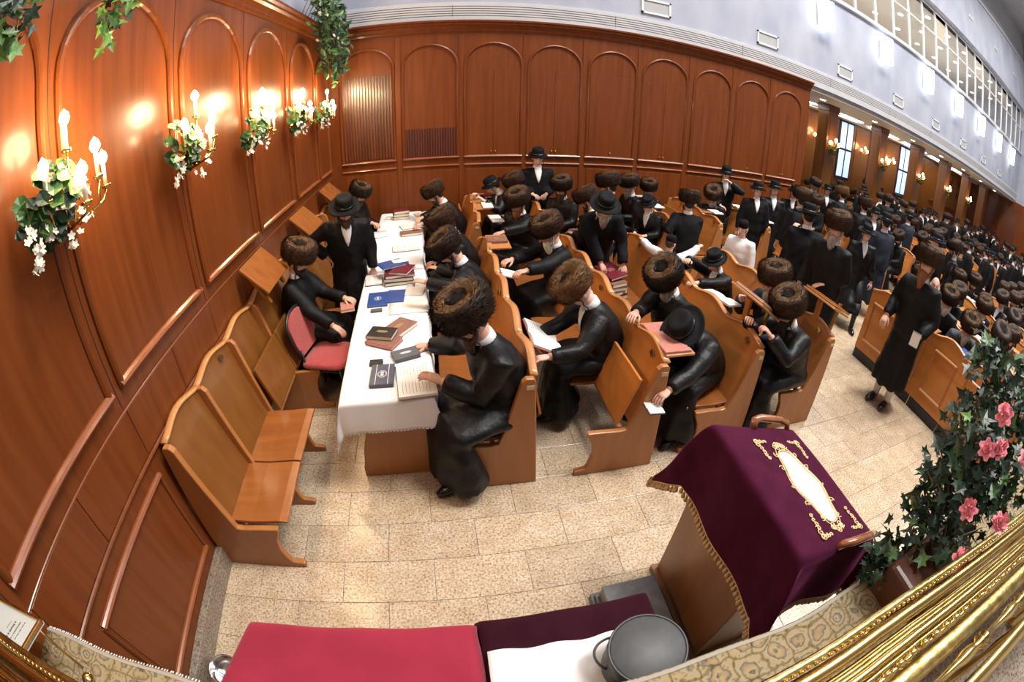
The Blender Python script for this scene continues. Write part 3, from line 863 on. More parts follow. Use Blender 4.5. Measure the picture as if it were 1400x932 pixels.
for i in range(14):
    make_pew('pew', 'wooden pew in the right-hand block, %s row behind the panelled front screen' % ROWN[i], (6.45 + 1.02 * i, 0.45 if i < 2 else 0.95, 0), 5 if i < 2 else 4, 'ddddd', group='pews of the right-hand block', flaps=(1, 3) if i < 3 else (), detail=i < 3, tags=i < 4)
for i in range(10):
    make_pew('pew', 'wooden pew under the gallery edge, %s row beyond the cupboards' % ROWN[i], (8.3 + 1.2 * i, 5.0, 0), 4, 'dddd', group='pews along the gallery edge', detail=False, tags=False)
for i in range(9):
    make_pew('pew', 'wooden pew far along the hall, %s row below the lamp row' % ROWN[i], (11.5 + 1.2 * i, 9.5, 0), 2, 'dd', group='pews beneath the gallery', detail=False, tags=False)

# ------------------------------------------------------------------ reading tables and cloths
def reading_table(label, loc, L, rz):
    t = thing('reading_table', label, 'table', loc, rz, 'reading tables under white cloths')
    o = MB().box(-0.30, 0.30, 0.03, L - 0.03, 0.735, 0.765).build('tabletop', 'pew_wood', t); bevel(o, 0.006)
    prof = [(-0.275, 0), (0.29, 0), (0.29, 0.735), (-0.21, 0.735), (-0.19, 0.60), (-0.20, 0.42), (-0.24, 0.28), (-0.265, 0.12), (-0.275, 0.10)]
    for y0 in (0.05, L - 0.09):
        o = built(MB().prism(prof, lambda p, q, s: (p, s, q), y0, y0 + 0.04), 'end_panel', 'pew_end_wood', t); bevel(o, 0.006)
    MB().box(-0.02, 0.02, 0.09, L - 0.09, 0.30, 0.42).build('stretcher', 'pew_end_wood', t)
    return t
def tablecloth(label, loc, L, rz, seed):
    W = 0.315
    r = random.Random(seed)
    def hang(u):
        return 0
    us = [-W - 0.30, -W - 0.2, -W - 0.1, -W - 0.03, -W, -0.2, 0, 0.2, W, W + 0.03, W + 0.08, W + 0.13, W + 0.18]
    vs_ = [-0.24, -0.16, -0.09, -0.03, 0.0, 0.12] + [0.12 + (L - 0.24) * k / 14 for k in range(1, 14)] + [L - 0.12, L, L + 0.03, L + 0.1]
    def P(u, v):
        du = max(0, -W - u) if u < 0 else max(0, u - W)
        dv = max(0, -v) if v < L / 2 else max(0, v - L)
        x = max(-W - 0.012 * (du > 0), min(W + 0.012 * (du > 0), u)); y = max(-0.012 * (dv > 0), min(L + 0.012 * (dv > 0), v))
        drop = max(du, dv) + 0.42 * min(du, dv)
        fold = (0.013 * math.sin(v * 11 + seed) * min(1, du * 6) if du > 0 else 0)
        fold2 = (0.014 * math.sin(u * 17 + seed) * min(1, dv * 6) if dv > 0 else 0)
        sx = -1 if u < 0 else 1
        sy = -1 if v < L / 2 else 1
        spread = 0.16
        zz = 0.768 + 0.0015 * math.sin(u * 21 + v * 3) + 0.002 * math.sin(v * 9.0)
        x += sx * (abs(fold) + spread * du * 0.5) + (sx * 0.05 * min(du, dv) * 4 if du > 0 and dv > 0 else 0)
        y += sy * (abs(fold2) + spread * dv * 0.35) + (sy * 0.03 * min(du, dv) * 4 if du > 0 and dv > 0 else 0)
        return Vector((x, y, zz - drop * (1 - 0.03 * math.sin(u * 8) ** 2)))
    mb = MB()
    # finer sampling
    def refine(a):
        out = []
        for i in range(len(a) - 1):
            out += [a[i], (a[i] + a[i + 1]) / 2]
        return out + [a[-1]]
    U, V = refine(us), refine(vs_)
    nu, nv = len(U) - 1, len(V) - 1
    mb.grid(lambda a, b: P(U[round(a * nu)], V[round(b * nv)]), nu, nv)
    c = mb.build('tablecloth', 'white_cloth', None, loc, (0, 0, rz))
    m = c.modifiers.new('thick', 'SOLIDIFY'); m.thickness = 0.002; m.offset = 1
    sub = c.modifiers.new('sub', 'SUBSURF'); sub.levels = 1; sub.render_levels = 1
    tag(c, label, 'tablecloth', 'white tablecloths')
    lace = MB()
    k = 0
    edge = [(U[0], v) for v in V[::-1]] + [(u, V[0]) for u in U[1:]] + [(U[-1], v) for v in V[1:]]
    dense = []
    for i in range(len(edge) - 1):
        a, b = P(*edge[i]), P(*edge[i + 1])
        nseg = max(1, int((a - b).length / 0.012))
        for q in range(nseg): dense.append(a.lerp(b, q / nseg))
    for i in range(0, len(dense) - 2, 2):
        a, b = dense[i], dense[i + 2]
        mid = (a + b) / 2
        lace.add([a, (a * 0.7 + mid * 0.3) + Vector((0, 0, -0.012)), mid + Vector((0, 0, -0.017)), (b * 0.7 + mid * 0.3) + Vector((0, 0, -0.012)), b], [(0, 1, 2, 3, 4)])
    lo = lace.build('lace_hem', 'lace', c)
    return c
TABLE1 = ((-0.415, 2.42, 0), 2.28, 0.03)
TABLE2 = ((-0.50, 4.80, 0), 2.55, 0.03)
reading_table('long wooden reading table closest to the open floor, its carved end panel showing', *TABLE1)
reading_table('long wooden reading table farther back by the slatted grille', *TABLE2)
tablecloth('white lace-hemmed cloth on the near reading table, hanging over its end', *TABLE1, 3)
tablecloth('white cloth on the far reading table by the grille', *TABLE2, 5)
def on_table(x, y): return (x, y, 0.772)

# ------------------------------------------------------------------ books
def closed_book(label, loc, w, h, th, cover, rz=0.0, page='paper_cream', emblem=None, group=None, tilt=(0, 0), name='book'):
    """w across, h along the spine, th thick; spine on -x"""
    t = thing(name, label, 'book', loc, rz, group)
    if tilt != (0, 0): t.rotation_euler = (tilt[0], tilt[1], rz)
    c = MB()
    c.box(-w / 2, w / 2, -h / 2, h / 2, 0, 0.003).box(-w / 2, w / 2, -h / 2, h / 2, th - 0.003, th)
    c.prism([(-w / 2, 0), (-w / 2 - 0.006, th * 0.25), (-w / 2 - 0.006, th * 0.75), (-w / 2, th)], lambda p, q, s: (p, s, q), -h / 2, h / 2)
    built(c, 'cover', 'leather_' + cover, t)
    MB().box(-w / 2 + 0.001, w / 2 - 0.005, -h / 2 + 0.004, h / 2 - 0.004, 0.003, th - 0.003).build('pages', page, t)
    if emblem: emblem(t, w, h, th)
    return t
def emb_lines(mat='gold_print'):
    def f(t, w, h, th):
        mb = MB()
        for k, (ww, yy) in enumerate(((0.34, 0.10), (0.46, 0.03), (0.30, -0.04))):
            x = -w * ww / 2
            r = random.Random(k + int(w * 1000))
            while x < w * ww / 2:
                dx = r.uniform(0.006, 0.012)
                mb.box(x, x + dx * 0.7, yy * h - 0.005, yy * h + 0.005, th, th + 0.0006); x += dx
        mb.build('title_print', mat, t)
    return f
def emb_shield(mat, bands=False):
    def f(t, w, h, th):
        mb = MB()
        n = 8
        def ring(r0, r1):
            for k in range(n):
                a0, a1 = 2 * PI * (k + .5) / n, 2 * PI * (k + 1.5) / n
                mb.add([(r0 * math.cos(a0), r0 * 0.8 * math.sin(a0), th + 0.0006), (r1 * math.cos(a0), r1 * 0.8 * math.sin(a0), th + 0.0006), (r1 * math.cos(a1), r1 * 0.8 * math.sin(a1), th + 0.0006), (r0 * math.cos(a1), r0 * 0.8 * math.sin(a1), th + 0.0006)], [(0, 1, 2, 3)])
        ring(0.040, 0.044)
        ring(0.034, 0.036)
        for k in range(4):
            x = -0.024 + k * 0.014
            mb.box(x, x + 0.009, -0.010, 0.012, th, th + 0.0006)
        if bands:
            for s in (-1, 1):
                mb.box(-w * 0.5, w * 0.5, s * 0.045 - 0.002, s * 0.045 + 0.002, th, th + 0.0006)
        mb.build('cover_emblem', mat, t)
    return f
def open_book(label, loc, w, h, rz=0.0, th=0.02, paper='paper', cover='brown', group=None, rot=None, lines=True):
    t = thing('open_book', label, 'book', loc, rz, group)
    if rot: t.rotation_euler = rot
    c = MB().box(-w, w, -h / 2, h / 2, 0, 0.004)
    c.build('cover', 'leather_' + cover, t)
    p = MB()
    n = 7
    for s in (-1, 1):
        pts = []
        for k in range(n + 1):
            q = k / n
            pts.append((s * q * (w - 0.005), 0.004 + th * (0.25 + 0.75 * math.sin(min(1, q * 2.4) * PI / 2)) * (1 - 0.35 * q * q)))
        poly = [(0, 0.004)] + pts + [(s * (w - 0.005), 0.004)]
        p.prism(poly, lambda a, b, sv: (a, sv, b), -h / 2 + 0.005, h / 2 - 0.005)
    built(p, 'pages', paper, t)
    if lines:
        l = MB()
        for s in (-1, 1):
            for k in range(9):
                q0, q1 = 0.22, 0.86
                zz = lambda q: 0.0048 + th * (0.25 + 0.75 * math.sin(min(1, q * 2.4) * PI / 2)) * (1 - 0.35 * q * q)
                y0 = h * (0.36 - k * 0.085)
                m = 4
                for j in range(m):
                    a, b = q0 + (q1 - q0) * j / m, q0 + (q1 - q0) * (j + 0.93) / m
                    l.add([(s * a * w, y0, zz(a)), (s * b * w, y0, zz(b)), (s * b * w, y0 + 0.0022, zz(b)), (s * a * w, y0 + 0.0022, zz(a))], [(0, 1, 2, 3)])
        l.build('text_lines', 'slot_dark', t)['kind'] = 'stuff'
    return t
def sheet(label, loc, w, h, rz=0.0, curl=0.0, mat='paper'):
    mb = MB().grid(lambda u, v: (w * (u - .5), h * (v - .5), curl * (2 * u - 1) ** 2 + 0.001), 6, 2)
    o = mb.build('paper_sheet', mat, None, loc, (0, 0, rz))
    m = o.modifiers.new('thick', 'SOLIDIFY'); m.thickness = 0.0015; m.offset = 1
    return tag(o, label, 'paper')
T = 0.773
open_book('large open book on the near end of the white table under a man\'s hand', (-0.21, 2.61, T), 0.205, 0.27, PI / 2 + 0.10, 0.03, 'paper')
closed_book('navy prayer book with silver emblem and yellow page edges beside the open book', (-0.45, 2.68, T), 0.25, 0.17, 0.028, 'navy', PI / 2 + 0.0, 'page_yellow', emb_shield('silver_print', True))
closed_book('dark ornate zipped book case with a pale clasp near the open book', (-0.29, 2.94, T), 0.20, 0.13, 0.03, 'grey', 0.35, 'leather_grey', emb_lines('silver_print'))
closed_book('thin dark glasses case lying behind the navy prayer book', (-0.51, 2.86, T), 0.06, 0.10, 0.02, 'black', PI / 2, 'leather_black')
closed_book('brown book with reddened page edges, under the black book', (-0.47, 3.16, T), 0.25, 0.175, 0.035, 'brown', -0.50, 'page_red')
closed_book('black gold-titled book lying on top of a brown book', (-0.49, 3.22, T + 0.035), 0.22, 0.16, 0.034, 'black', -0.28, 'paper_cream', emb_lines())
closed_book('large tan-brown book behind the black book on the white table', (-0.36, 3.36, T), 0.27, 0.19, 0.035, 'brown', 0.95, 'paper_cream', emb_lines())
closed_book('bright blue book with a pale patterned cover panel', (-0.60, 3.97, T), 0.29, 0.19, 0.02, 'blue', PI / 2 + 0.05, 'paper', emb_shield('silver_print'))
closed_book('plain blue book lying half beside the patterned blue book', (-0.43, 4.02, T), 0.26, 0.17, 0.016, 'blue', PI / 2 - 0.03, 'paper')
closed_book('small grey case poking from under the patterned blue book', (-0.59, 3.74, T), 0.10, 0.05, 0.016, 'grey', 0.1, 'leather_grey')
closed_book('dark bottom book of the tall stack on the table', (-0.42, 4.40, T), 0.30, 0.22, 0.035, 'black', 0.12, 'paper_cream')
closed_book('second book up of the tall stack, cream page edge', (-0.42, 4.41, T + 0.036), 0.30, 0.22, 0.035, 'dark_brown', 0.05, 'paper')
closed_book('third book up of the tall stack, grey page edge', (-0.41, 4.42, T + 0.072), 0.30, 0.22, 0.03, 'maroon', 0.12, 'paper')
closed_book('maroon book on the right of the tall stack\'s top', (-0.38, 4.43, T + 0.103), 0.20, 0.25, 0.025, 'maroon', -0.35, 'paper')
closed_book('blue book on the left of the tall stack\'s top', (-0.50, 4.55, T + 0.129), 0.26, 0.20, 0.018, 'blue', 0.45, 'paper')
sheet('folded white paper lying on the blue book of the tall stack', (-0.42, 4.60, T + 0.15), 0.16, 0.11, 0.35, 0.006)
closed_book('dark blue-grey book at the far side of the tall stack', (-0.46, 4.80, T), 0.26, 0.16, 0.03, 'navy', 0.15, 'paper')
sheet('loose white sheet of paper on the near table by the blue books', (-0.30, 3.78, T), 0.36, 0.26, 0.05, 0.0)
open_book('open white book at the table edge beside the tall stack', (-0.69, 4.43, T), 0.09, 0.20, 0.1, 0.02, 'paper', 'black')
sheet('loose white pages before the man with a hand to his face', (-0.25, 4.15, T), 0.20, 0.26, -0.2, 0.004)
open_book('open white book in the middle of the far table', (-0.40, 5.45, T), 0.17, 0.24, 0.10, 0.025, 'paper', 'brown')
closed_book('brown book under the far table reader\'s hand', (-0.36, 6.05, T), 0.28, 0.17, 0.035, 'brown', 0.2, 'paper_cream')
open_book('open white book before the far reader on the table', (-0.36, 6.42, T), 0.17, 0.22, 0.3, 0.02, 'paper', 'dark_brown')
sheet('crumpled white page near the leaning man on the far table', (-0.80, 6.15, T), 0.22, 0.30, 0.2, 0.008)
for k, (cv, dz) in enumerate((('green', 0), ('dark_brown', 0.045), ('maroon', 0.09))):
    closed_book(['bottom green-black book of the far stack by the wall', 'middle dark brown book of the far stack', 'top maroon book of the far stack with cream edges'][k], (-0.55, 6.95, T + dz), 0.24, 0.18, 0.044, cv, 0.1 + 0.08 * k, 'paper_cream', group='books in the far table stack')
open_book('open book propped at the far end of the table by the grille', (-0.22, 7.1, T), 0.13, 0.2, 0.2, 0.02, 'paper_cream', 'brown')
open_book('small open book on the far reading table beside the book stack', (-0.72, 7.0, T), 0.10, 0.15, -0.2, 0.016, 'paper', 'brown')
# books in the pews
open_book('large open white book on the first pew\'s ledge beside the fair fur-hatted man', (0.74, 2.92, 0.86), 0.21, 0.26, PI / 2, 0.025, 'paper', 'red', rot=(0.45, 0.0, PI / 2))
closed_book('small brown-grey book on the wooden flap of the table-side pew', (0.66, 4.88, 0.992), 0.17, 0.22, 0.035, 'brown', PI / 2, 'paper_cream', emb_lines())
open_book('open white book on the first pew before the red-bearded man', (0.78, 5.9, 0.965), 0.30, 0.16, PI / 2, 0.02, 'paper', 'brown', rot=(0, 0.12, PI / 2))
open_book('second open white book on the rear pew flap before the resting boy', (0.74, 6.6, 0.995), 0.22, 0.16, PI / 2, 0.02, 'paper', 'red')
closed_book('red-brown book under the arms of the boy resting his head', (0.78, 7.2, 0.992), 0.15, 0.2, 0.02, 'maroon', 0.2, 'paper_cream')
closed_book('pale red binder lying on the near flap beside the bent black hat', (1.60, 2.57, 0.992), 0.21, 0.42, 0.016, 'pinkish', 0.0, 'paper')
open_book('long open book on the pew ledge before the boy shading his brow', (2.52, 3.22, 0.97), 0.26, 0.15, PI / 2, 0.022, 'paper', 'brown', rot=(0, 0.15, PI / 2))
for k, cv in enumerate(('navy', 'black', 'dark_brown', 'green', 'brown')):
    closed_book(['lowest navy book of the stack on the pew seat', 'second lowest book of the pew seat stack, black', 'middle book of the pew seat stack, dark brown', 'fourth book up of the pew seat stack', 'fifth book up of the pew seat stack, tan pages'][k],
                (1.88 + 0.012 * (k % 2), 4.33 + 0.01 * k, 0.46 + 0.046 * k), 0.21, 0.27, 0.044, cv, 0.15 * (k % 3) + 0.2, 'paper_cream', group='books stacked on the pew seat')
open_book('small white booklet under the hand of the deeply bent man', (1.40, 2.22, 0.645), 0.08, 0.13, PI / 2, 0.012, 'paper', 'black', rot=(0.1, 0, PI / 2))
open_book('small cream open book held by the young man in the tan fur hat', (0.74, 2.86, 0.80), 0.12, 0.17, PI / 2 + 0.3, 0.02, 'paper_cream', 'brown', rot=(0.35, 0, PI / 2 + 0.2))
open_book('pink-white booklet open in the hands of the white-bearded reader', (0.66, 4.03, 0.93), 0.10, 0.16, PI / 2, 0.012, 'paper', 'pinkish', rot=(0.3, 0, PI / 2))
closed_book('grey-pink book held by the man on the wall bench', (-0.90, 3.93, 0.74), 0.13, 0.20, 0.03, 'pinkish', 0.2, 'paper_cream')
closed_book('maroon book held by the leaning man over the pew seat stack', (1.88, 4.45, 0.735), 0.24, 0.32, 0.03, 'maroon', 0.35, 'paper', emb_lines('page_red'), tilt=(0.12, -0.1))
closed_book('blue folder lying on the ledge of the front screen', (5.55, 1.62, 0.978), 0.22, 0.36, 0.02, 'blue', 0.1, 'paper')
# raised lectern flap with the red covered book on the aisle pew
def book_stand(label, loc, rz, cover, group, tilt=-0.55):
    t = thing('folding_bookrest', label, 'bookrest', loc, rz, group)
    o = MB().obox((0, 0, 0.26), (0.30, 0.46, 0.022), rot3(0, tilt, 0)).build('board', 'pew_edge_wood', t); bevel(o, 0.005)
    MB().obox((0.02, -0.06, 0.12), (0.03, 0.06, 0.26), rot3(0, 0.0, 0)).build('strut', 'pew_wood', t)
    MB().obox((-0.06, 0.12, 0.15), (0.03, 0.03, 0.30), rot3(0, -0.2, 0)).build('strut', 'brass', t)
    return t
book_stand('raised wooden bookrest on the end of the aisle pew', (3.42, 2.66, 0.93), PI, 'red', 'raised bookrests', -0.36)
closed_book('red-covered book with yellow edge lying on the raised aisle bookrest', (3.428, 2.66, 1.206), 0.28, 0.44, 0.022, 'red', PI, 'page_yellow', tilt=(0, -0.36))
book_stand('raised wooden bookrest in front of the man with spectacles', (2.52, 2.72, 0.93), PI, 'red', 'raised bookrests')
closed_book('pinkish book lying on the bookrest before the man with spectacles', (2.528, 2.72, 1.206), 0.26, 0.40, 0.022, 'pinkish', PI, 'paper_cream', tilt=(0, -0.55))

# ------------------------------------------------------------------ red chair
def red_chair():
    t = thing('upholstered_chair', 'red upholstered chair with black metal frame beside the white table', 'chair', (-1.06, 3.55, 0), -0.22)
    s = MB().grid(lambda u, v: (0.44 * (u - .5), 0.44 * (v - .5) * (1 - 0.06 * u), 0), 1, 1)
    seat = MB()
    pts = []
    n = 28
    def sq(a, r):
        c, s_ = math.cos(a), math.sin(a)
        p = 0.35
        return (r * math.copysign(abs(c) ** p, c), r * math.copysign(abs(s_) ** p, s_))
    prof = [(0.0, 0.425), (0.19, 0.425), (0.218, 0.44), (0.222, 0.46), (0.21, 0.485), (0.15, 0.498), (0.0, 0.502)]
    rings = []
    for r, z in prof:
        rings.append([(*sq(2 * PI * k / n, r), z) for k in range(n)])
    vs = [p for rr in rings for p in rr]
    fs = []
    for i in range(len(prof) - 1):
        for k in range(n):
            k2 = (k + 1) % n
            fs.append((i * n + k, i * n + k2, (i + 1) * n + k2, (i + 1) * n + k))
    seat.add(vs, fs, 0, True)
    built(seat, 'seat_cushion', 'chair_red', t)
    # back pad: rounded-top shield
    out = []
    for k in range(25):
        a = PI * k / 24
        out.append((0.20 * math.cos(a), 0.78 + 0.14 * math.sin(a)))
    out += [(-0.195, 0.66), (-0.17, 0.54), (0.17, 0.54), (0.195, 0.66)]
    bx = lambda z: -0.20 - (z - 0.45) * 0.22
    built(MB().prism(out, lambda p, q, s: (bx(q) + s, p, q), -0.01, 0.035), 'back_cushion', 'chair_red', t)
    bevel(t.children[-1], 0.012, 3)
    fr = MB()
    rim = [(p * 1.06, 0.73 + (q - 0.73) * 1.06) for p, q in out] + [(out[0][0] * 1.06, 0.73 + (out[0][1] - 0.73) * 1.06)]
    fr.tube([(bx(q) + 0.008, p, q) for p, q in rim], 0.014, 0.016, 8, cap=False)
    fr.build('back_frame', 'black_metal', t)
    for sx, sy in ((1, 1), (1, -1), (-1, 1), (-1, -1)):
        pts = [(0.17, sy * 0.19, 0.43), (0.21, sy * 0.20, 0.0)] if sx > 0 else [(-0.19, sy * 0.17, 0.60), (-0.17, sy * 0.18, 0.40), (-0.23, sy * 0.20, 0.0)]
        MB().tube(pts, 0.012, None, 8).build('leg', 'black_metal', t)
    fr = MB()
    for sy in (-1, 1): fr.tube([(-0.18, sy * 0.19, 0.41), (0.19, sy * 0.19, 0.41)], 0.011, None, 6)
    fr.tube([(0.18, -0.19, 0.41), (0.18, 0.19, 0.41)], 0.011, None, 6)
    fr.build('seat_frame', 'black_metal', t)
red_chair()

# open prayer books left along the pew ledges
LEDGE = [(3.46, 6.55, 1.000, 'rear bank, on the third ledge from the grille'), (3.46, 7.15, 1.000, 'rear bank, at the cupboard end of the third ledge'), (4.40, 6.2, 1.045, 'rear bank, on the flap of the fifth pew'),
         (5.44, 6.95, 1.000, 'rear bank, on the sixth ledge'), (5.44, 6.05, 1.000, 'rear bank, near end of the sixth ledge'), (6.39, 6.6, 1.000, 'rear bank, on the last ledge before the crowd'), (2.50, 7.0, 1.000, 'rear bank, ledge behind the tall fur hats'),
         (6.52, 1.85, 0.993, 'first row of the right-hand block'), (6.52, 2.95, 0.993, 'first row of the right-hand block, by the bald man'), (7.55, 2.35, 0.993, 'second row of the right-hand block'), (8.55, 1.85, 0.993, 'third row of the right-hand block'), (8.55, 3.0, 0.993, 'third row of the right-hand block, far end')]
for x, y, z, w in LEDGE:
    open_book('open white prayer book, ' + w, (x, y, z), 0.13, 0.19, PI / 2, 0.018, 'paper', 'brown', lines=False, group='open books on the pew ledges')
# ------------------------------------------------------------------ leaves and flowers
def leaf_mesh(kind):
    mb = MB()
    if kind == 'ivy':
        pts = [(0, -0.35), (0.28, -0.5), (0.22, -0.18), (0.62, 0.02), (0.26, 0.18), (0, 0.85), (-0.26, 0.18), (-0.62, 0.02), (-0.22, -0.18), (-0.28, -0.5)]
        vs = [(x, y, 0.14 * abs(x) - 0.12 * max(0, y) ** 2) for x, y in pts] + [(0, 0.05, -0.03)]
        fs = [(i, (i + 1) % 10, 10) for i in range(10)]
        mb.add(vs, fs, 0, False)
    elif kind == 'round':
        n = 9
        vs = [(0, 0, -0.12)] + [(0.5 * math.cos(2 * PI * k / n) * (1 - 0.12 * (k % 2)), 0.5 * math.sin(2 * PI * k / n) * (1 - 0.12 * (k % 2)), 0.05 * (k % 2)) for k in range(n)]
        mb.add(vs, [(0, 1 + k, 1 + (k + 1) % n) for k in range(n)], 0, False)
    else:   # pointed oval
        vs = [(0, -0.5, 0), (0.22, -0.2, 0.06), (0.24, 0.15, 0.06), (0, 0.6, -0.08), (-0.24, 0.15, 0.06), (-0.22, -0.2, 0.06), (0, 0.02, -0.02)]
        mb.add(vs, [(i, (i + 1) % 6, 6) for i in range(6)], 0, False)
    return mb
def petal_flower(mb, c, r, M, layers=3, n=6, mat=0):
    for l in range(layers):
        rr = r * (1 - 0.28 * l)
        for k in range(n - l):
            a = 2 * PI * (k + 0.4 * l) / (n - l)
            d = Vector((math.cos(a), math.sin(a), 0)); s = Vector((-math.sin(a), math.cos(a), 0))
            up = Vector((0, 0, 1))
            lift = 0.25 + 0.5 * l
            p = [Vector((0, 0, 0.02 * l)), d * rr * 0.55 + s * rr * 0.36 + up * rr * lift * 0.35, d * rr + s * rr * 0.16 + up * rr * lift * 0.75, d * rr - s * rr * 0.16 + up * rr * lift * 0.8, d * rr * 0.55 - s * rr * 0.36 + up * rr * lift * 0.35]
            mb.add([Vector(c) + M @ q for q in p], [(0, 1, 2, 3, 4)], mat, False)
def rand_rot(r, up=None):
    return Euler((r.uniform(-0.9, 0.9), r.uniform(-0.9, 0.9), r.uniform(0, 2 * PI))).to_matrix()
LEAF = {}
def leaf_data(kind, mat):
    if (kind, mat) not in LEAF: LEAF[(kind, mat)] = leaf_mesh(kind).mesh('leaf', mat)
    return LEAF[(kind, mat)]
def put_leaf(parent, kind, mat, p, size, M):
    o = link('leaf', leaf_data(kind, mat), parent)
    o.matrix_local = Matrix.Translation(p) @ M.to_4x4() @ Matrix.Scale(size, 4)
    return o

def face_rot(r, nrm, jitter=0.6):
    n = (Vector(nrm).normalized() + Vector((r.uniform(-1, 1), r.uniform(-1, 1), r.uniform(-1, 1))) * jitter).normalized()
    q = n.to_track_quat('Z', 'Y').to_matrix()
    return q @ Matrix.Rotation(r.uniform(0, 2 * PI), 3, 'Z')

# ------------------------------------------------------------------ wall sconces with flower baskets
SCN = ['nearest the camera', 'second along the left wall', 'third along the left wall', 'fourth along the left wall', 'nearest the corner']
def wall_sconce(i, y):
    r = random.Random(40 + i)
    x0 = XL + 0.02
    t = thing('candle_sconce', 'gilt candle sconce with lit bulbs over a flower cluster, ' + SCN[i], 'wall lamp', (x0, y, 2.45), 0, 'candle sconces on the left wall')
    MB().lathe([(0, 0.035), (0.04, 0.03), (0.06, 0.0)], 16, Matrix.Rotation(PI / 2, 4, 'Y')).build('backplate', 'gold', t)
    spots = [(0.20, -0.09, 0.42), (0.24, 0.07, 0.26), (0.20, -0.25, 0.25), (0.13, 0.24, 0.20), (0.30, -0.10, 0.18)]
    for (cx, cy, cz) in spots:
        bend = [(0.02, 0, 0.0), (0.10, cy * 0.4, -0.05), (cx * 0.95, cy * 0.9, 0.0), (cx, cy, cz - 0.15)]
        MB().tube(bend, [0.008, 0.008, 0.007, 0.007], None, 7).build('arm', 'gold', t)
        cup = MB().lathe([(0.0, cz - 0.155), (0.022, cz - 0.15), (0.030, cz - 0.135), (0.014, cz - 0.13)], 12, Matrix.Translation((cx, cy, 0)))
        cup.build('candle_cup', 'gold', t)
        MB().lathe([(0.011, cz - 0.13), (0.011, cz - 0.03), (0.0, cz - 0.028)], 10, Matrix.Translation((cx, cy, 0))).build('candle', 'candle_white', t)
        MB().lathe([(0.0, cz - 0.030), (0.017, cz - 0.027), (0.028, cz - 0.006), (0.020, cz + 0.020), (0.003, cz + 0.034), (0.0, cz + 0.04)], 10, Matrix.Translation((cx, cy, 0))).build('bulb', 'glow_flame', t)
    d = bpy.data.lights.new('sconce_light', 'POINT'); d.energy = 44; d.color = (1.0, 0.70, 0.40); d.shadow_soft_size = 0.09
    lo = bpy.data.objects.new('sconce_light', d); lo.location = (0.30, 0, 0.42); lo.parent = t; COL.objects.link(lo)
    # flowers hang below as a thing of their own
    f = thing('flower_cluster', 'hanging cluster of green leaves with white blossoms below the sconce ' + SCN[i], 'flowers', (x0, y - 0.16, 2.54), 0, 'flower clusters on the sconces')
    for k in range(62):
        a = r.uniform(0, 2 * PI); q = r.random() ** 0.5
        dy, dz = 0.19 * q * math.cos(a) - 0.02, 0.17 * q * math.sin(a) + 0.02
        p = (0.06 + 0.17 * math.sqrt(max(0, 1 - q * q)) + r.uniform(-.02, .02), dy + (dz * 0.25), dz)
        mat = r.choice(['leaf_dark', 'leaf_mid', 'leaf_mid', 'leaf_light'])
        if dz < -0.02 and r.random() < 0.5: mat = 'leaf_dark'
        put_leaf(f, 'round', mat, p, r.uniform(0.065, 0.10), face_rot(r, (0.8, dy * 3, 0.4 + dz * 2), 0.45))
    fl = [(-0.24, -0.06), (-0.20, -0.13), (-0.25, -0.17), (0.12, 0.07), (0.13, -0.10), (0.03, 0.12), (-0.08, 0.12), (-0.11, -0.10), (0.17, 0.0), (0.02, -0.17)]
    for (dy, dz) in fl:
        mb = MB()
        for q in range(6):
            c = (r.uniform(-.025, .025), r.uniform(-.028, .028), r.uniform(-.028, .028))
            petal_flower(mb, c, 0.020, face_rot(r, (1, 0, 0.3), 0.7), 1, 5)
        mb.build('blossom', 'petal_white', f, (0.21 + r.uniform(-.03, .02), dy, dz))
    MB().tube([(0.02, 0.06, 0.0), (0.10, 0.05, -0.02), (0.14, 0, 0.04)], 0.01, None, 6).build('stem', 'stem_brown', f)
for i, y in enumerate((1.525, 2.77, 4.035, 5.367, 6.635)):
    wall_sconce(i, y)
# small twin sconces on the columns and back wall of the gallery side
def small_sconce(label, loc, rz, fl=True):
    t = thing('small_candle_sconce', label, 'wall lamp', loc, rz, 'small sconces under the gallery')
    MB().box(-0.02, 0.0, -0.04, 0.04, -0.08, 0.08).build('backplate', 'gold', t)
    for (cx, cy, cz) in ((-0.14, -0.2, 0.06), (-0.18, 0.0, 0.16), (-0.14, 0.2, 0.06)):
        MB().tube([(-0.01, 0, 0), (cx * 0.7, cy * 0.6, -0.05), (cx, cy, cz - 0.06)], 0.01, None, 5).build('arm', 'gold', t)
        MB().ball((cx, cy, cz), (0.045, 0.045, 0.06), 8, 6).build('bulb', 'glow_flame_small', t)
    if fl:
        mb = MB()
        r = random.Random(int(loc[0] * 10))
        for k in range(24):
            mb.join(leaf_mesh('round'), Matrix.Translation((-0.10 + r.uniform(-.06, .06), r.uniform(-.12, .12), -0.16 + r.uniform(-.10, .08))) @ (rand_rot(r).to_4x4()) @ Matrix.Scale(0.09, 4))
        mb.build('greenery', 'leaf_mid', t)
    d = bpy.data.lights.new('sconce_light', 'POINT'); d.energy = 7; d.color = (1.0, 0.66, 0.34); d.shadow_soft_size = 0.08
    lo = bpy.data.objects.new('sconce_light', d); lo.location = (-0.3, 0, 0.2); lo.parent = t; COL.objects.link(lo)
for i, cx in enumerate((10.08, 12.83, 15.56, 18.3, 21.05)):
    small_sconce('small lit candle sconce on the %s dark column from the cupboards' % NTH[i], (cx, 8.875, 2.66), PI / 2)
for i, cx in enumerate((11.5, 14.2, 16.3)):
    small_sconce('small lit candle sconce on the back wall, %s gap between windows' % NTH[i], (cx, 10.87, 2.80), PI / 2, False)

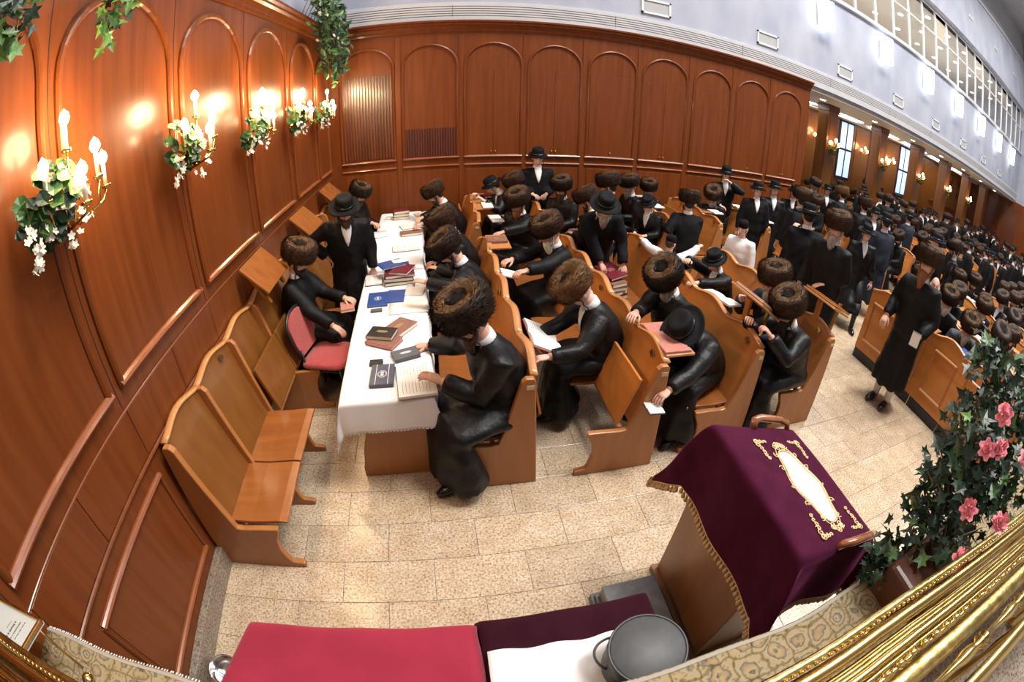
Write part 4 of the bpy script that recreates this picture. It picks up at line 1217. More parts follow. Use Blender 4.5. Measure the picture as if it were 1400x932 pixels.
# ------------------------------------------------------------------ hanging greenery on the left cornice
def hanging_ivy(label, loc, strands, seed, kind='ivy', size=(0.05, 0.085), flowers=0, spread=0.07):
    r = random.Random(seed)
    t = thing('hanging_ivy', label, 'plant', loc)
    n = 0
    for (dx, dy, ln, sway) in strands:
        pts = [Vector((dx, dy, 0.1))]
        MB().tube([Vector((XL - 0.03 - loc[0], dy, 3.66 - loc[2])), Vector((dx * 0.5 + (XL + 0.15 - loc[0]) * 0.5, dy, max(0.13, 3.70 - loc[2]))), pts[0]], 0.005, None, 5).build('stem', 'stem_brown', t)
        k = max(3, int(ln / 0.06))
        for j in range(1, k + 1):
            q = j / k
            pts.append(Vector((dx + 0.05 * math.sin(q * 3), dy + sway * q + r.uniform(-.015, .015), 0.1 - ln * q)))
        MB().tube(pts, 0.004, None, 5).build('stem', 'stem_brown', t)
        for p in pts:
            for q in range(3):
                pp = p + Vector((r.uniform(-spread * .6, spread), r.uniform(-spread, spread), r.uniform(-.04, .04)))
                put_leaf(t, kind, r.choice(['leaf_dark', 'leaf_dark', 'leaf_mid', 'leaf_light'] if kind != 'oval' else ['leaf_dark', 'leaf_mid', 'leaf_mid', 'leaf_dark']), pp, r.uniform(*size), face_rot(r, (0.8, -0.6, 0.25), 0.8)); n += 1
    for k in range(flowers):
        s = r.choice(strands)
        mb = MB(); petal_flower(mb, (0, 0, 0), 0.03, face_rot(r, (0.8, -0.6, 0.2), 0.5), 2, 5)
        mb.build('blossom', 'petal_white', t, (s[0] + r.uniform(0, .12), s[1] + s[3] * 0.5 + r.uniform(-.12, .12), 0.1 - r.uniform(0, 1) * s[2]))
    return t
hanging_ivy('trailing green ivy strand hanging in front of the large left arch', (XL + 0.20, 1.78, 3.52), [(0, 0.0, 0.36, -0.03), (0.02, 0.10, 0.26, 0.04), (0, -0.04, 0.22, -0.02), (0, 0.05, 0.44, -0.10)], 3)
hanging_ivy('dense ivy hanging at the upper left edge nearest the camera', (XL + 0.22, 1.10, 3.62), [(0, 0.02, 0.46, -0.02), (0.02, -0.06, 0.55, -0.06), (0, 0.10, 0.32, 0.02), (0, 0.14, 0.20, 0.06), (0.03, -0.10, 0.60, -0.04), (0.0, -0.14, 0.5, -0.06)], 4, size=(0.06, 0.10))
hanging_ivy('bushy ivy with small white flowers hanging in the corner of the walls', (XL + 0.22, 6.25, 4.10), [(0.06 * (k % 3), -0.5 + 0.10 * k, 0.42 + 0.10 * k - (0.045 * k * (k > 8)), 0.10) for k in range(13)], 5, kind='oval', size=(0.09, 0.14), flowers=26, spread=0.13)

# ------------------------------------------------------------------ ark platform with carpet, railing, sign, planter
plat = tag(MB().box(XL, 6.0, -3.0, 0.262, 0, 1.292).build('floor_platform', 'granite_skirting'), kind='structure')
def carpet():
    def fn(u, v):
        x = XL + 0.01 + u * 5.6
        ye = 0.285 + 0.010 * math.sin(x * 4.1) + 0.006 * math.sin(x * 11) + (0.012 if x < -0.8 else 0)
        y = -0.13 + v * (ye + 0.13)
        z = 1.300 + (0.012 * math.sin(x * 7) * max(0, v - 0.9) * 6 if x < -0.6 else 0) - (0.006 * max(0, v - 0.97) * 33)
        return Vector((x, y, z))
    o = MB().grid(fn, 70, 24).build('carpet', 'carpet_pattern')
    s = o.modifiers.new('thick', 'SOLIDIFY'); s.thickness = 0.012; s.offset = 1
    tag(o, 'beige patterned oriental carpet along the edge of the raised platform', 'carpet')
    b = MB().grid(lambda u, v: fn(u, 0.965 + 0.035 * v) + Vector((0, 0, 0.014)), 70, 2).build('border', 'carpet_border', o)
    fr = MB()
    for k in range(60):
        u = k / 400
        p = fn(u, 1.0)
        fr.tube([p + Vector((0, 0, 0.008)), p + Vector((rnd.uniform(-.004, .004), 0.014, 0.0))], 0.003, None, 4)
    fr.build('wool_fringe', 'white_cloth', o)
carpet()
def framed_sign():
    t = thing('framed_sign', 'white text plaque in a gilt frame behind the gold railing', 'sign', (-1.372, 0.236, 1.585), 0)
    t.rotation_euler = (-0.30, 0.0, 0.05)
    w, h = 0.335, 0.22
    MB().box(-w, 0, -h, 0, 0.0, 0.012).build('board', 'sign_board', t)
    f = MB()
    e = 0.014
    f.box(-w, 0, -e, 0, 0.0, 0.024); f.box(-e, 0, -h, 0, 0.0, 0.024); f.box(-w, 0, -h, -h + e, 0.0, 0.024); f.box(-w, -w + e, -h, 0, 0.0, 0.024)
    bevel(f.build('frame', 'gold', t), 0.004)
    r = random.Random(2)
    mb = MB()
    for k, (xx, n, b) in enumerate(((-0.085, 12, 1.0), (-0.110, 13, 1.2), (-0.138, 9, 1.8), (-0.166, 7, 0.9))):
        y = -0.045 - 0.008 * k
        for j in range(n):
            l = r.uniform(0.003, 0.006) * b
            mb.box(xx - 0.0035 * b, xx + 0.0035 * b * r.uniform(0.2, 1), y - l, y, 0.012, 0.0126)
            y -= l + (0.006 if r.random() < 0.25 else 0.002)
    mb.build('lettering', 'paper_ink', t)['kind'] = 'stuff'
    for x in (-0.29, -0.05):
        MB().tube([(x, -0.03, 0.002), (x, -0.03 + 0.07, -0.262)], 0.006, None, 6).build('leg', 'gold', t)
    return t
framed_sign()
def railing():
    t = thing('gold_railing', 'polished gold railing with beaded and turned bars across the platform edge', 'railing', (0, 0, 1.312))
    z = 0.44
    cv = lambda x: -0.005 - 0.14 * max(0.0, x - 0.9) ** 1.3
    X0, X1 = XL + 0.06, 3.4
    def bar(y, zz, ra, rb, nm, mat='gold', seg=1):
        pts = [(X0 + (X1 - X0) * k / 40, y - 0.01 + cv(X0 + (X1 - X0) * k / 40), zz) for k in range(41)]
        return MB().tube(pts, ra, rb, 8, side=(0, 1, 0)).build(nm, mat, t)
    bar(0.085, z, 0.013, 0.006, 'top_rail', 'gold_leaf')
    bar(0.045, z - 0.02, 0.020, 0.008, 'flat_rail', 'gold')
    bar(0.0, z - 0.03, 0.008, 0.008, 'thin_rail', 'gold_leaf')
    bar(-0.03, z - 0.02, 0.016, 0.007, 'flat_rail', 'gold')
    bar(-0.125, z - 0.03, 0.034, 0.010, 'flat_rail', 'gold_leaf')
    bar(-0.30, z - 0.02, 0.03, 0.012, 'flat_rail', 'gold')
    for k in range(7):
        bar(0.03 - 0.021 * k, z - 0.035 - 0.012 * (k % 2), 0.0085, 0.006, 'thin_rail', 'gold_dark' if k % 2 else 'gold_leaf')
    def beads(y, zz, r0, step, nm):
        mb = MB()
        x = X0
        while x < X1:
            mb.ball((x, y - 0.01 + cv(x), zz), (step * 0.42, r0, r0), 7, 5); x += step
        mb.build(nm, 'gold', t)
    beads(0.070, z + 0.004, 0.006, 0.022, 'bead_band')
    beads(-0.070, z, 0.014, 0.055, 'bead_rope')
    # turned bars lying along the rail
    for y0, r0, z0 in ((-0.075, 0.010, z - 0.005), (-0.20, 0.020, z + 0.0)):
        prof = []
        x = X0
        k = 0
        while x < X1:
            for dx, rr in ((0, 0.75), (0.05, 1.25), (0.09, 1.15), (0.12, 0.7), (0.135, 1.5), (0.15, 0.7), (0.165, 1.5), (0.18, 0.7)):
                prof.append((x + dx, r0 * rr))
            x += 0.30
        MB().tube([(px, y0 - 0.01 + cv(px), z0) for px, _ in prof], [q for _, q in prof], None, 12).build('turned_bar', 'gold', t)
    for k in range(9):
        x = X0 + 0.04 + k * 0.62
        for yy in (0.06, -0.28):
            MB().lathe([(0.03, 0), (0.03, 0.02), (0.014, 0.04), (0.020, 0.14), (0.012, 0.22), (0.020, 0.30), (0.012, 0.36), (0.012, z - 0.02)], 10, Matrix.Translation((x, yy - 0.01 + cv(x), 0))).build('baluster', 'gold', t)
    MB().ball((-0.93, 0.135 - 0.03, z - 0.02), (0.02, 0.02, 0.02), 10, 8).build('knob', 'gold', t)
    MB().tube([(-0.93, 0.09, z - 0.02), (-0.93, 0.125, z - 0.02)], 0.006, None, 6).build('knob_stem', 'gold', t)
railing()

def planter():
    r = random.Random(11)
    t = thing('flower_planter', 'brown planter overflowing with dark ivy and pink roses beside the gold railing', 'plant', (1.56, 0.13, 1.312))
    o = built(MB().prism([(-0.20, 0.0), (0.26, 0.0), (0.30, 0.20), (-0.24, 0.20), ], lambda p, q, s: (p, s, q), -0.09, 0.10), 'pot', 'planter_brown', t)
    bevel(o, 0.03, 3)
    for k in range(26):
        a = r.uniform(0, 2 * PI)
        p0 = Vector((r.uniform(-.12, .2), r.uniform(-.05, .06), 0.2))
        p1 = p0 + Vector((0.16 * math.cos(a) + 0.06, 0.18 * math.sin(a) + 0.08, r.uniform(0.1, 0.35)))
        MB().tube([p0, (p0 + p1) / 2 + Vector((0, 0, 0.05)), p1], 0.003, None, 4).build('stem', 'stem_brown', t)
    blobs = [((0.02, 0.10, 0.22), 0.17, 70), ((-0.14, 0.14, 0.10), 0.10, 34), ((0.05, 0.16, 0.40), 0.15, 60), ((0.12, 0.20, 0.58), 0.15, 60), ((0.22, 0.14, 0.45), 0.17, 50), ((0.22, 0.26, 0.78), 0.15, 46), ((0.34, 0.16, 0.66), 0.18, 40), ((0.28, 0.02, 0.35), 0.16, 40), ((0.40, 0.06, 0.56), 0.17, 46), ((0.46, 0.0, 0.36), 0.17, 40), ((0.52, 0.06, 0.75), 0.16, 30)]
    n = 0
    rest_ = MB()
    for c, rad, cnt in blobs:
        for k in range(cnt):
            d = Vector((r.gauss(0, 1), r.gauss(0, 1), r.gauss(0, 1))).normalized() * rad * r.uniform(0.55, 1.08)
            p = Vector(c) + d
            front = d.x < 0.06 or d.z > 0
            mat = 'leaf_dark' if r.random() < 0.80 else ('leaf_mid' if r.random() < 0.7 else 'leaf_light')
            M = face_rot(r, (-0.6 + d.x, 0.2 + d.y, 0.75 + d.z), 0.7)
            sz = r.uniform(0.04, 0.068)
            if n < 290 and front:
                put_leaf(t, 'ivy', mat, p, sz, M); n += 1
            else:
                rest_.join(leaf_mesh('ivy'), Matrix.Translation(p) @ M.to_4x4() @ Matrix.Scale(sz, 4), {'leaf_dark': 0, 'leaf_mid': 1, 'leaf_light': 2}[mat])
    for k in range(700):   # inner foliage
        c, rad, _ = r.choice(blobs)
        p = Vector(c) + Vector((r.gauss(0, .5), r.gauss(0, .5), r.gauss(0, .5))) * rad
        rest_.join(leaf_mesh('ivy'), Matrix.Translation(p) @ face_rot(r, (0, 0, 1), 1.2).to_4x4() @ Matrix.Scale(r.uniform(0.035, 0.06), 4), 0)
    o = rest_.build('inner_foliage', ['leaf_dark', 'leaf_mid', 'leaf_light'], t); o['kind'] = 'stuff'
    for (x, y, z) in ((1.52, 0.22, 2.09), (1.51, 0.17, 2.0), (1.48, 0.21, 1.98), (1.42, 0.13, 1.82), (1.44, 0.0, 1.87), (1.38, 0.03, 1.71), (1.56, 0.06, 2.03)):
        mb = MB()
        M = face_rot(r, (-0.75, 0.1, 0.75), 0.35)
        petal_flower(mb, (0, 0, 0), 0.040, M, 4, 6)
        for q in range(5): petal_flower(mb, (r.uniform(-.015, .015), r.uniform(-.015, .015), r.uniform(0, .02)), 0.024, face_rot(r, (-0.7, 0, 0.8), 0.7), 2, 5)
        mb.build('rose', 'petal_pink', t, (x - 1.56, y - 0.13, z - 1.312))
planter()

# ------------------------------------------------------------------ draped foreground tables
def draped(name, label, cat, loc, w, l, z, drop, mat, seed, skew=0.0, parent=None):
    """cloth draped over a w x l top centred at loc"""
    W, Lh = w / 2, l / 2
    nu, nv = 44, 34
    def fn(a, b):
        u = (a - .5) * 2 * (W + drop); v = (b - .5) * 2 * (Lh + drop)
        du, dv = max(0, abs(u) - W), max(0, abs(v) - Lh)
        x, y = max(-W, min(W, u)), max(-Lh, min(Lh, v))
        d = max(du, dv) + 0.35 * min(du, dv)
        sx, sy = (1 if u > 0 else -1), (1 if v > 0 else -1)
        x += sx * (0.012 * min(1, du * 60) + du * 0.05 + (0.015 * math.sin(v * 19 + seed) * min(1, du * 5)) + 0.16 * min(du, dv))
        y += sy * (0.012 * min(1, dv * 60) + dv * 0.05 + (0.015 * math.sin(u * 19 + seed) * min(1, dv * 5)) + 0.16 * min(du, dv))
        if u < 0: x -= skew * (Lh - y) / (2 * Lh)
        zz = z - d + 0.003 * math.sin(u * 9 + seed) + 0.003 * math.sin(v * 12 + u * 5)
        return Vector((x, y, zz))
    o = MB().grid(fn, nu, nv).build(name, mat, parent, loc)
    s = o.modifiers.new('thick', 'SOLIDIFY'); s.thickness = 0.004; s.offset = 1
    sb = o.modifiers.new('sub', 'SUBSURF'); sb.levels = 1; sb.render_levels = 1
    if label: tag(o, label, cat)
    return o
def side_table(label, loc, w, l, z):
    t = thing('side_table', label, 'table', loc, 0, 'covered side tables')
    MB().box(-w / 2, w / 2, -l / 2, l / 2, z - 0.03, z).build('tabletop', 'lectern_wood', t)
    for sx in (-1, 1):
        for sy in (-1, 1):
            x, y = sx * (w / 2 - 0.05), sy * (l / 2 - 0.05)
            MB().box(x - 0.025, x + 0.025, y - 0.025, y + 0.025, 0, z - 0.03).build('leg', 'lectern_wood', t)
    return t
side_table('side table hidden beneath the crimson cloth', (-0.455, 0.525, 0), 0.84, 0.32, 0.966)
draped('crimson_cloth', 'crimson red cloth draped over a side table below the platform', 'cloth', (-0.455, 0.525, 0), 0.90, 0.38, 0.976, 0.30, 'red_cloth', 1, 0.12)
stone = tag(MB().box(0.76, 1.10, 0.42, 1.18, 0.08, 0.20).box(0.72, 1.13, 0.38, 1.22, 0.0, 0.045).box(0.74, 1.115, 0.40, 1.20, 0.045, 0.08).build('stone_plinth', 'grey_stone'), 'grey polished stone plinth between the dark velvet table and the lectern', 'plinth')
bevel(stone, 0.008)
t = thing('side_table', 'side table hidden beneath the dark velvet cover', 'table', (0.36, 0.545, 0.0), 0, 'covered side tables')
MB().box(-0.30, 0.30, -0.16, 0.16, 0.912, 0.941).build('tabletop', 'lectern_wood', t)
for sx in (-1, 1):
    for sy in (-1, 1):
        MB().box(sx * 0.27 - 0.025, sx * 0.27 + 0.025, sy * 0.13 - 0.025, sy * 0.13 + 0.025, 0, 0.912).build('leg', 'lectern_wood', t)
vc = draped('velvet_cover', 'dark maroon velvet cover on the table behind the white cloth', 'cloth', (0.36, 0.545, 0), 0.66, 0.38, 0.951, 0.34, 'dark_velvet', 2)
MB().lathe([(0, 0.0), (0.008, -0.005), (0.010, -0.02), (0.014, -0.05), (0, -0.05)], 8, Matrix.Translation((0.345, 0.12, 0.90))).build('gold_tassel', 'gold_fringe', vc)
wc = MB().grid(lambda u, v: Vector((0.025 + 0.685 * u + 0.01 * v, 0.335 + (0.262 - 0.012 * u + 0.006 * math.sin(u * 21)) * v - 0.02 * (1 - v) * (u > 1), 0.960 + 0.003 * math.sin(u * 14 + v * 5))), 24, 10).build('white_cloth', 'white_cloth')
s = wc.modifiers.new('thick', 'SOLIDIFY'); s.thickness = 0.006; s.offset = 1
tag(wc, 'folded white cloth lying over the dark velvet under the round box', 'cloth')
def hat_box():
    t = thing('hat_box', 'round grey leather hat box with a strap handle on the white cloth', 'box', (0.545, 0.425, 0.9685), 0.2)
    MB().lathe([(0.0, 0.0), (0.128, 0.0), (0.132, 0.01), (0.132, 0.13), (0.0, 0.13)], 40).build('body', 'hatbox_dark', t)
    MB().lathe([(0.134, 0.10), (0.137, 0.105), (0.137, 0.165), (0.134, 0.175), (0.126, 0.180), (0.0, 0.182)], 40).build('lid', 'hatbox_grey', t)
    pts = [(0.136 * math.cos(2 * PI * k / 40), 0.136 * math.sin(2 * PI * k / 40), 0.176) for k in range(41)]
    MB().tube(pts, 0.005, None, 6, cap=False).build('lid_piping', 'hatbox_dark', t)
    pts = [(0.125 * math.cos(a), 0.125 * math.sin(a), 0.11) for a in (2.2, 2.2)]
    h = []
    for k in range(13):
        a = 2.05 + 1.0 * k / 12
        h.append((math.cos(a) * (0.137 + 0.035 * math.sin(PI * k / 12)), math.sin(a) * (0.137 + 0.035 * math.sin(PI * k / 12)), 0.10))
    MB().tube(h, 0.005, 0.008, 8).build('strap_handle', 'hatbox_dark', t)
hat_box()
def bowl():
    t = thing('silver_bowl', 'shiny silver bowl on the floor beside the crimson cloth', 'bowl', (-1.52, 0.72, 0.0))
    MB().lathe([(0.0, 0.0), (0.05, 0.0), (0.055, 0.008), (0.05, 0.02), (0.085, 0.06), (0.10, 0.10), (0.112, 0.105), (0.112, 0.11), (0.096, 0.108), (0.080, 0.065), (0.04, 0.03), (0, 0.026)], 32).build('bowl_body', 'silver', t)
    MB().tube([(0.106 * math.cos(2 * PI * k / 32), 0.106 * math.sin(2 * PI * k / 32), 0.108) for k in range(33)], 0.006, None, 6, cap=False).build('rim', 'silver', t)
bowl()

# ------------------------------------------------------------------ lectern with its embroidered velvet cover
def lectern():
    t = thing('lectern', 'brown wooden lectern with two handles beneath the purple velvet cover', 'lectern', (1.20, 0.90, 0.0))
    # local x 0 .. 0.56, y -0.40 .. 0.38
    zt = lambda x: 1.29 - 0.27 * x
    def quad_prism(x0, x1, nm, y0, y1, mat):
        o = built(MB().prism([(x0, 0.05), (x1, 0.05), (x1, zt(x1) - 0.03), (x0, zt(x0) - 0.03)], lambda p, q, s: (p, s, q), y0, y1), nm, mat, t)
        bevel(o, 0.005)
    quad_prism(0.0, 0.03, 'side_panel', -0.30, 0.40, 'lectern_wood')
    quad_prism(0.03, 0.53, 'front_panel', -0.29, -0.26, 'lectern_wood')
    quad_prism(0.03, 0.53, 'back_panel', 0.35, 0.38, 'lectern_wood')
    quad_prism(0.53, 0.56, 'side_panel', -0.30, 0.40, 'lectern_wood')
    MB().box(-0.03, 0.59, -0.33, 0.43, 0, 0.05).build('base', 'lectern_wood', t)
    o = built(MB().prism([(-0.02, zt(-0.02) - 0.03), (0.58, zt(0.58) - 0.03), (0.58, zt(0.58)), (-0.02, zt(-0.02))], lambda p, q, s: (p, s, q), -0.40, 0.385), 'top', 'lectern_wood', t)
    for sy, y in ((1, 0.385), (-1, -0.40)):
        p = [(0.24, y, zt(0.24) + 0.0), (0.25, y + sy * 0.02, zt(0.25) + 0.045), (0.30, y + sy * 0.03, zt(0.3) + 0.055), (0.46, y + sy * 0.03, zt(0.46) + 0.055), (0.52, y + sy * 0.02, zt(0.52) + 0.04), (0.53, y, zt(0.53) - 0.01)]
        MB().tube(p, 0.022, 0.018, 10).build('handle', 'handle_wood', t)
    return t, zt
lec, lzt = lectern()
def lectern_cloth():
    c = (1.20, 0.90, 0.0)
    X0, X1, Y0, Y1 = -0.03, 0.585, -0.41, 0.395
    DL, DR, DE = 0.44, 0.16, 0.40
    nu, nv = 56, 60
    def fn(a, b):
        u = X0 - DL + a * (X1 - X0 + DL + DR)
        v = Y0 - DE + b * (Y1 - Y0 + 2 * DE)
        du = max(0, X0 - u) if u < X0 else max(0, u - X1)
        dv = max(0, Y0 - v) if v < Y0 else max(0, v - Y1)
        x, y = max(X0, min(X1, u)), max(Y0, min(Y1, v))
        sx, sy = (-1 if u < X0 else 1), (-1 if v < Y0 else 1)
        m = min(du, dv)
        d = max(du, dv) + 0.55 * m
        zz = lzt(x) + 0.006 - d * (0.985 if m < 0.01 else 0.95)
        fx = 0.012 * math.sin(v * 13 + 1) * min(1, du * 5)
        fy = 0.018 * math.sin(u * 12 + 2) * min(1, dv * 5)
        x += sx * (0.010 * min(1, du * 50) + du * 0.06 + fx + 0.16 * m)
        y += sy * (0.010 * min(1, dv * 50) + dv * 0.08 + fy + 0.52 * m)
        zz += 0.003 * math.sin(u * 11 + v * 7)
        return Vector((x, y, zz))
    o = MB().grid(fn, nu, nv).build('lectern_cover', 'purple_velvet', None, c)
    s = o.modifiers.new('thick', 'SOLIDIFY'); s.thickness = 0.005; s.offset = 1
    sb = o.modifiers.new('sub', 'SUBSURF'); sb.levels = 1; sb.render_levels = 1
    tag(o, 'purple velvet lectern cover with white and gold embroidery and gold fringe', 'cloth')
    # hem band and fringe
    edge = [fn(0, k / 120) for k in range(121)] + [fn(k / 100, 1) for k in range(1, 101)] + [fn(1, 1 - k / 120) for k in range(1, 121)] + [fn(1 - k / 100, 0) for k in range(1, 100)]
    band = MB()
    band.tube(edge + [edge[0]], 0.006, None, 6, cap=False)
    band.build('gold_braid', 'gold_fringe', o)
    fr = MB()
    acc = 0.0
    for i in range(len(edge)):
        a, b = edge[i], edge[(i + 1) % len(edge)]
        acc += (b - a).length
        if acc > 0.021:
            acc = 0
            j = Vector((rnd.uniform(-.004, .004), rnd.uniform(-.004, .004), 0))
            fr.lathe([(0.0, 0.0), (0.004, -0.004), (0.008, -0.012), (0.004, -0.018), (0.011, -0.028), (0.013, -0.046), (0.004, -0.05)], 6, Matrix.Translation(a + j))
    f = fr.build('tassel_fringe', 'gold_fringe', o); f['kind'] = 'stuff'
    # embroidery lying on the slope
    def S(u, v, h=0.014): return Vector((u, v, lzt(u) + h))
    cx, cy, rx, ry = 0.318, -0.035, 0.097, 0.25
    n = 48
    def lob(k, s=1.0):
        a = 2 * PI * k / n
        w = 1 + 0.05 * math.cos(6 * a) - 0.10 * abs(math.sin(2 * a))
        return cx + rx * s * w * math.cos(a), cy + ry * s * w * math.sin(a)
    mb = MB(); vs = [S(cx, cy, 0.017)] + [S(*lob(k), 0.0145) for k in range(n)]
    mb.add(vs, [(0, 1 + k, 1 + (k + 1) % n) for k in range(n)])
    mb.build('embroidered_medallion', 'embroidery', o)
    mb = MB()
    for s, rr in ((1.03, 0.0045), (1.14, 0.003)):
        mb.tube([S(*lob(k, s), 0.016) for k in range(n + 1)], rr, None, 5, cap=False)
    def scroll(x, y, r0, turns, a0, sgn=1):
        pts = []
        for k in range(19):
            q = k / 18
            a = a0 + sgn * turns * 2 * PI * q
            rr = r0 * (1 - q * 0.85)
            pts.append(S(x + rr * math.cos(a), y + rr * math.sin(a), 0.016))
        mb.tube(pts, 0.0032, None, 5)
    for k in range(14):
        a = 2 * PI * k / 14
        scroll(cx + rx * 1.14 * math.cos(a), cy + ry * 1.06 * math.sin(a), 0.020, 1.1, a, 1 if k % 2 else -1)
    for ey in (-1, 1):
        for k in range(7):
            scroll(cx + (k - 3) * 0.013, cy + ey * (ry * 1.06 + 0.026 * (1 - abs(k - 3) / 3.5)), 0.018, 1.2, k, 1 if k % 2 else -1)
    for ex in (-1, 1):
        for ey in (-1, 1):
            bx, by = cx + ex * 0.165 + 0.015, cy + ey * 0.305
            for k in range(6):
                scroll(bx - ex * 0.011 * k * (0.2), by - ey * 0.024 * k, 0.021 - 0.0016 * k, 1.2, k * 1.3, 1 if k % 2 else -1)
                if k < 4: scroll(bx - ex * 0.022 * k, by, 0.018 - 0.002 * k, 1.1, k, -1 if k % 2 else 1)
    mb.build('gold_embroidery', 'embroidery_gold', o)
    # small print within the medallion
    mb = MB()
    r = random.Random(5)
    for k in range(5):
        for q in range(5):
            if r.random() < 0.8:
                u, v = cx - 0.03 + 0.015 * q, cy - 0.08 + 0.04 * k
                mb.tube([S(u - .004, v - .008, 0.0185), S(u + .004, v + r.uniform(-.006, .008), 0.0185)], 0.0012, None, 4)
    mb.build('medallion_lettering', 'embroidery_gold', o)['kind'] = 'stuff'
lectern_cloth()
# ------------------------------------------------------------------ people
def head_mb(detail=True, bald_lip=True):
    """head centred at the origin, looking along +x; slots 0 skin, 1 lip, 2 eye white, 3 eye dark, 4 brow"""
    mb = MB()
    nu, nv = (36, 26) if detail else (18, 13)
    vs = []
    for j in range(nv + 1):
        la = -PI / 2 + PI * j / nv
        for i in range(nu):
            s = (i / nu) * 2 - 1
            lo = PI * math.copysign(abs(s) ** 1.35, s)
            d = (math.cos(la) * math.cos(lo), math.cos(la) * math.sin(lo), math.sin(la))
            x, y, z = d[0] * 0.096, d[1] * 0.076, d[2] * 0.120
            if z < 0:
                q = -z / 0.12
                y *= 1 - 0.26 * q ** 1.4
                if x < 0: x *= 1 - 0.35 * q
                else: x *= 1 + 0.02 * q
            if x > 0.02:
                g = lambda a, b: math.exp(-(a / b) ** 2)
                w = 0.0
                if -0.05 < z < 0.05:
                    k = max(0.0, min(1.0, (0.034 - z) / 0.058))
                    w += (0.006 + 0.024 * k) * g(y, 0.012) * (1 if z > -0.024 else g(z + 0.024, 0.010)) * (1 if z < 0.034 else g(z - 0.034, 0.01))
                w -= 0.011 * g(abs(y) - 0.032, 0.017) * g(z - 0.016, 0.013)
                w += 0.005 * g(z - 0.040, 0.010) * g(y, 0.05)
                w += 0.005 * g(y, 0.022) * (g(z + 0.056, 0.006) + g(z + 0.070, 0.006)) - 0.004 * g(y, 0.02) * g(z + 0.063, 0.004)
                w += 0.008 * g(y, 0.024) * g(z + 0.100, 0.016)
                w += 0.004 * g(abs(y) - 0.046, 0.018) * g(z + 0.016, 0.02)
                x += w
            vs.append((x, y, z))
    fs = []
    mats = []
    for j in range(nv):
        for i in range(nu):
            i2 = (i + 1) % nu
            f = (j * nu + i, j * nu + i2, (j + 1) * nu + i2, (j + 1) * nu + i)
            c = [sum(vs[q][t] for q in f) / 4 for t in range(3)]
            m = 1 if (c[0] > 0.06 and abs(c[1]) < 0.024 and -0.072 < c[2] < -0.054) else 0
            fs.append(f); mats.append(m)
    mb.add(vs, fs, 0, True)
    mb.m[-len(fs):] = mats
    for s in (-1, 1):
        if detail:
            mb.ball((0.078, s * 0.032, 0.016), (0.010, 0.014, 0.008), 8, 6, 2)
            mb.ball((0.086, s * 0.032, 0.015), (0.005, 0.006, 0.006), 6, 5, 3)
            mb.tube([(0.086, s * 0.014, 0.036), (0.090, s * 0.03, 0.042), (0.078, s * 0.050, 0.036)], [0.004, 0.005, 0.003], None, 5, 4)
        else:
            mb.ball((0.082, s * 0.032, 0.016), (0.008, 0.011, 0.006), 6, 4, 3)
        mb.ball((-0.004, s * 0.080, 0.0), (0.019, 0.009, 0.031), 8, 6, 0)
    return mb

def hand_mb(side, curl=0.5, spread=0.0):
    """wrist at the origin, fingers along +x, palm towards -z; side +1 left hand (thumb at -y), -1 right hand (thumb at +y)"""
    mb = MB()
    mb.tube([(-0.03, 0, 0), (0.0, 0, 0), (0.03, 0, 0.002), (0.065, 0, 0.002), (0.092, 0, 0.0)], [0.026, 0.028, 0.038, 0.042, 0.036], [0.020, 0.017, 0.016, 0.014, 0.011], 10, side=(0, 1, 0))
    th = -side
    for k, (yy, ln) in enumerate(((0.030, 0.070), (0.010, 0.078), (-0.010, 0.073), (-0.029, 0.058))):
        y = yy * th
        a = 0.0
        p = Vector((0.085, y, 0.0))
        pts, rr = [Vector((0.07, y * 0.95, 0)), p], [0.0085, 0.0092]
        fan = (yy * 4.0 * (0.6 + spread)) * th
        for sg, f in enumerate((0.45, 0.32, 0.25)):
            a += curl * (0.75 if sg == 0 else 0.85) * (1 + 0.08 * k)
            p = p + Vector((math.cos(a) * math.cos(fan), math.sin(fan) * math.cos(a), -math.sin(a))) * ln * f
            pts.append(p); rr.append((0.0086, 0.0078, 0.0062)[sg])
        mb.tube(pts, rr, None, 7)
    p = Vector((0.02, 0.028 * th, -0.004))
    mb.tube([p, p + Vector((0.026, 0.022 * th, -0.008)), p + Vector((0.052, 0.030 * th, -0.014 - 0.012 * curl)), p + Vector((0.072, 0.030 * th, -0.018 - 0.026 * curl))], [0.013, 0.011, 0.0095, 0.007], None, 7)
    return mb

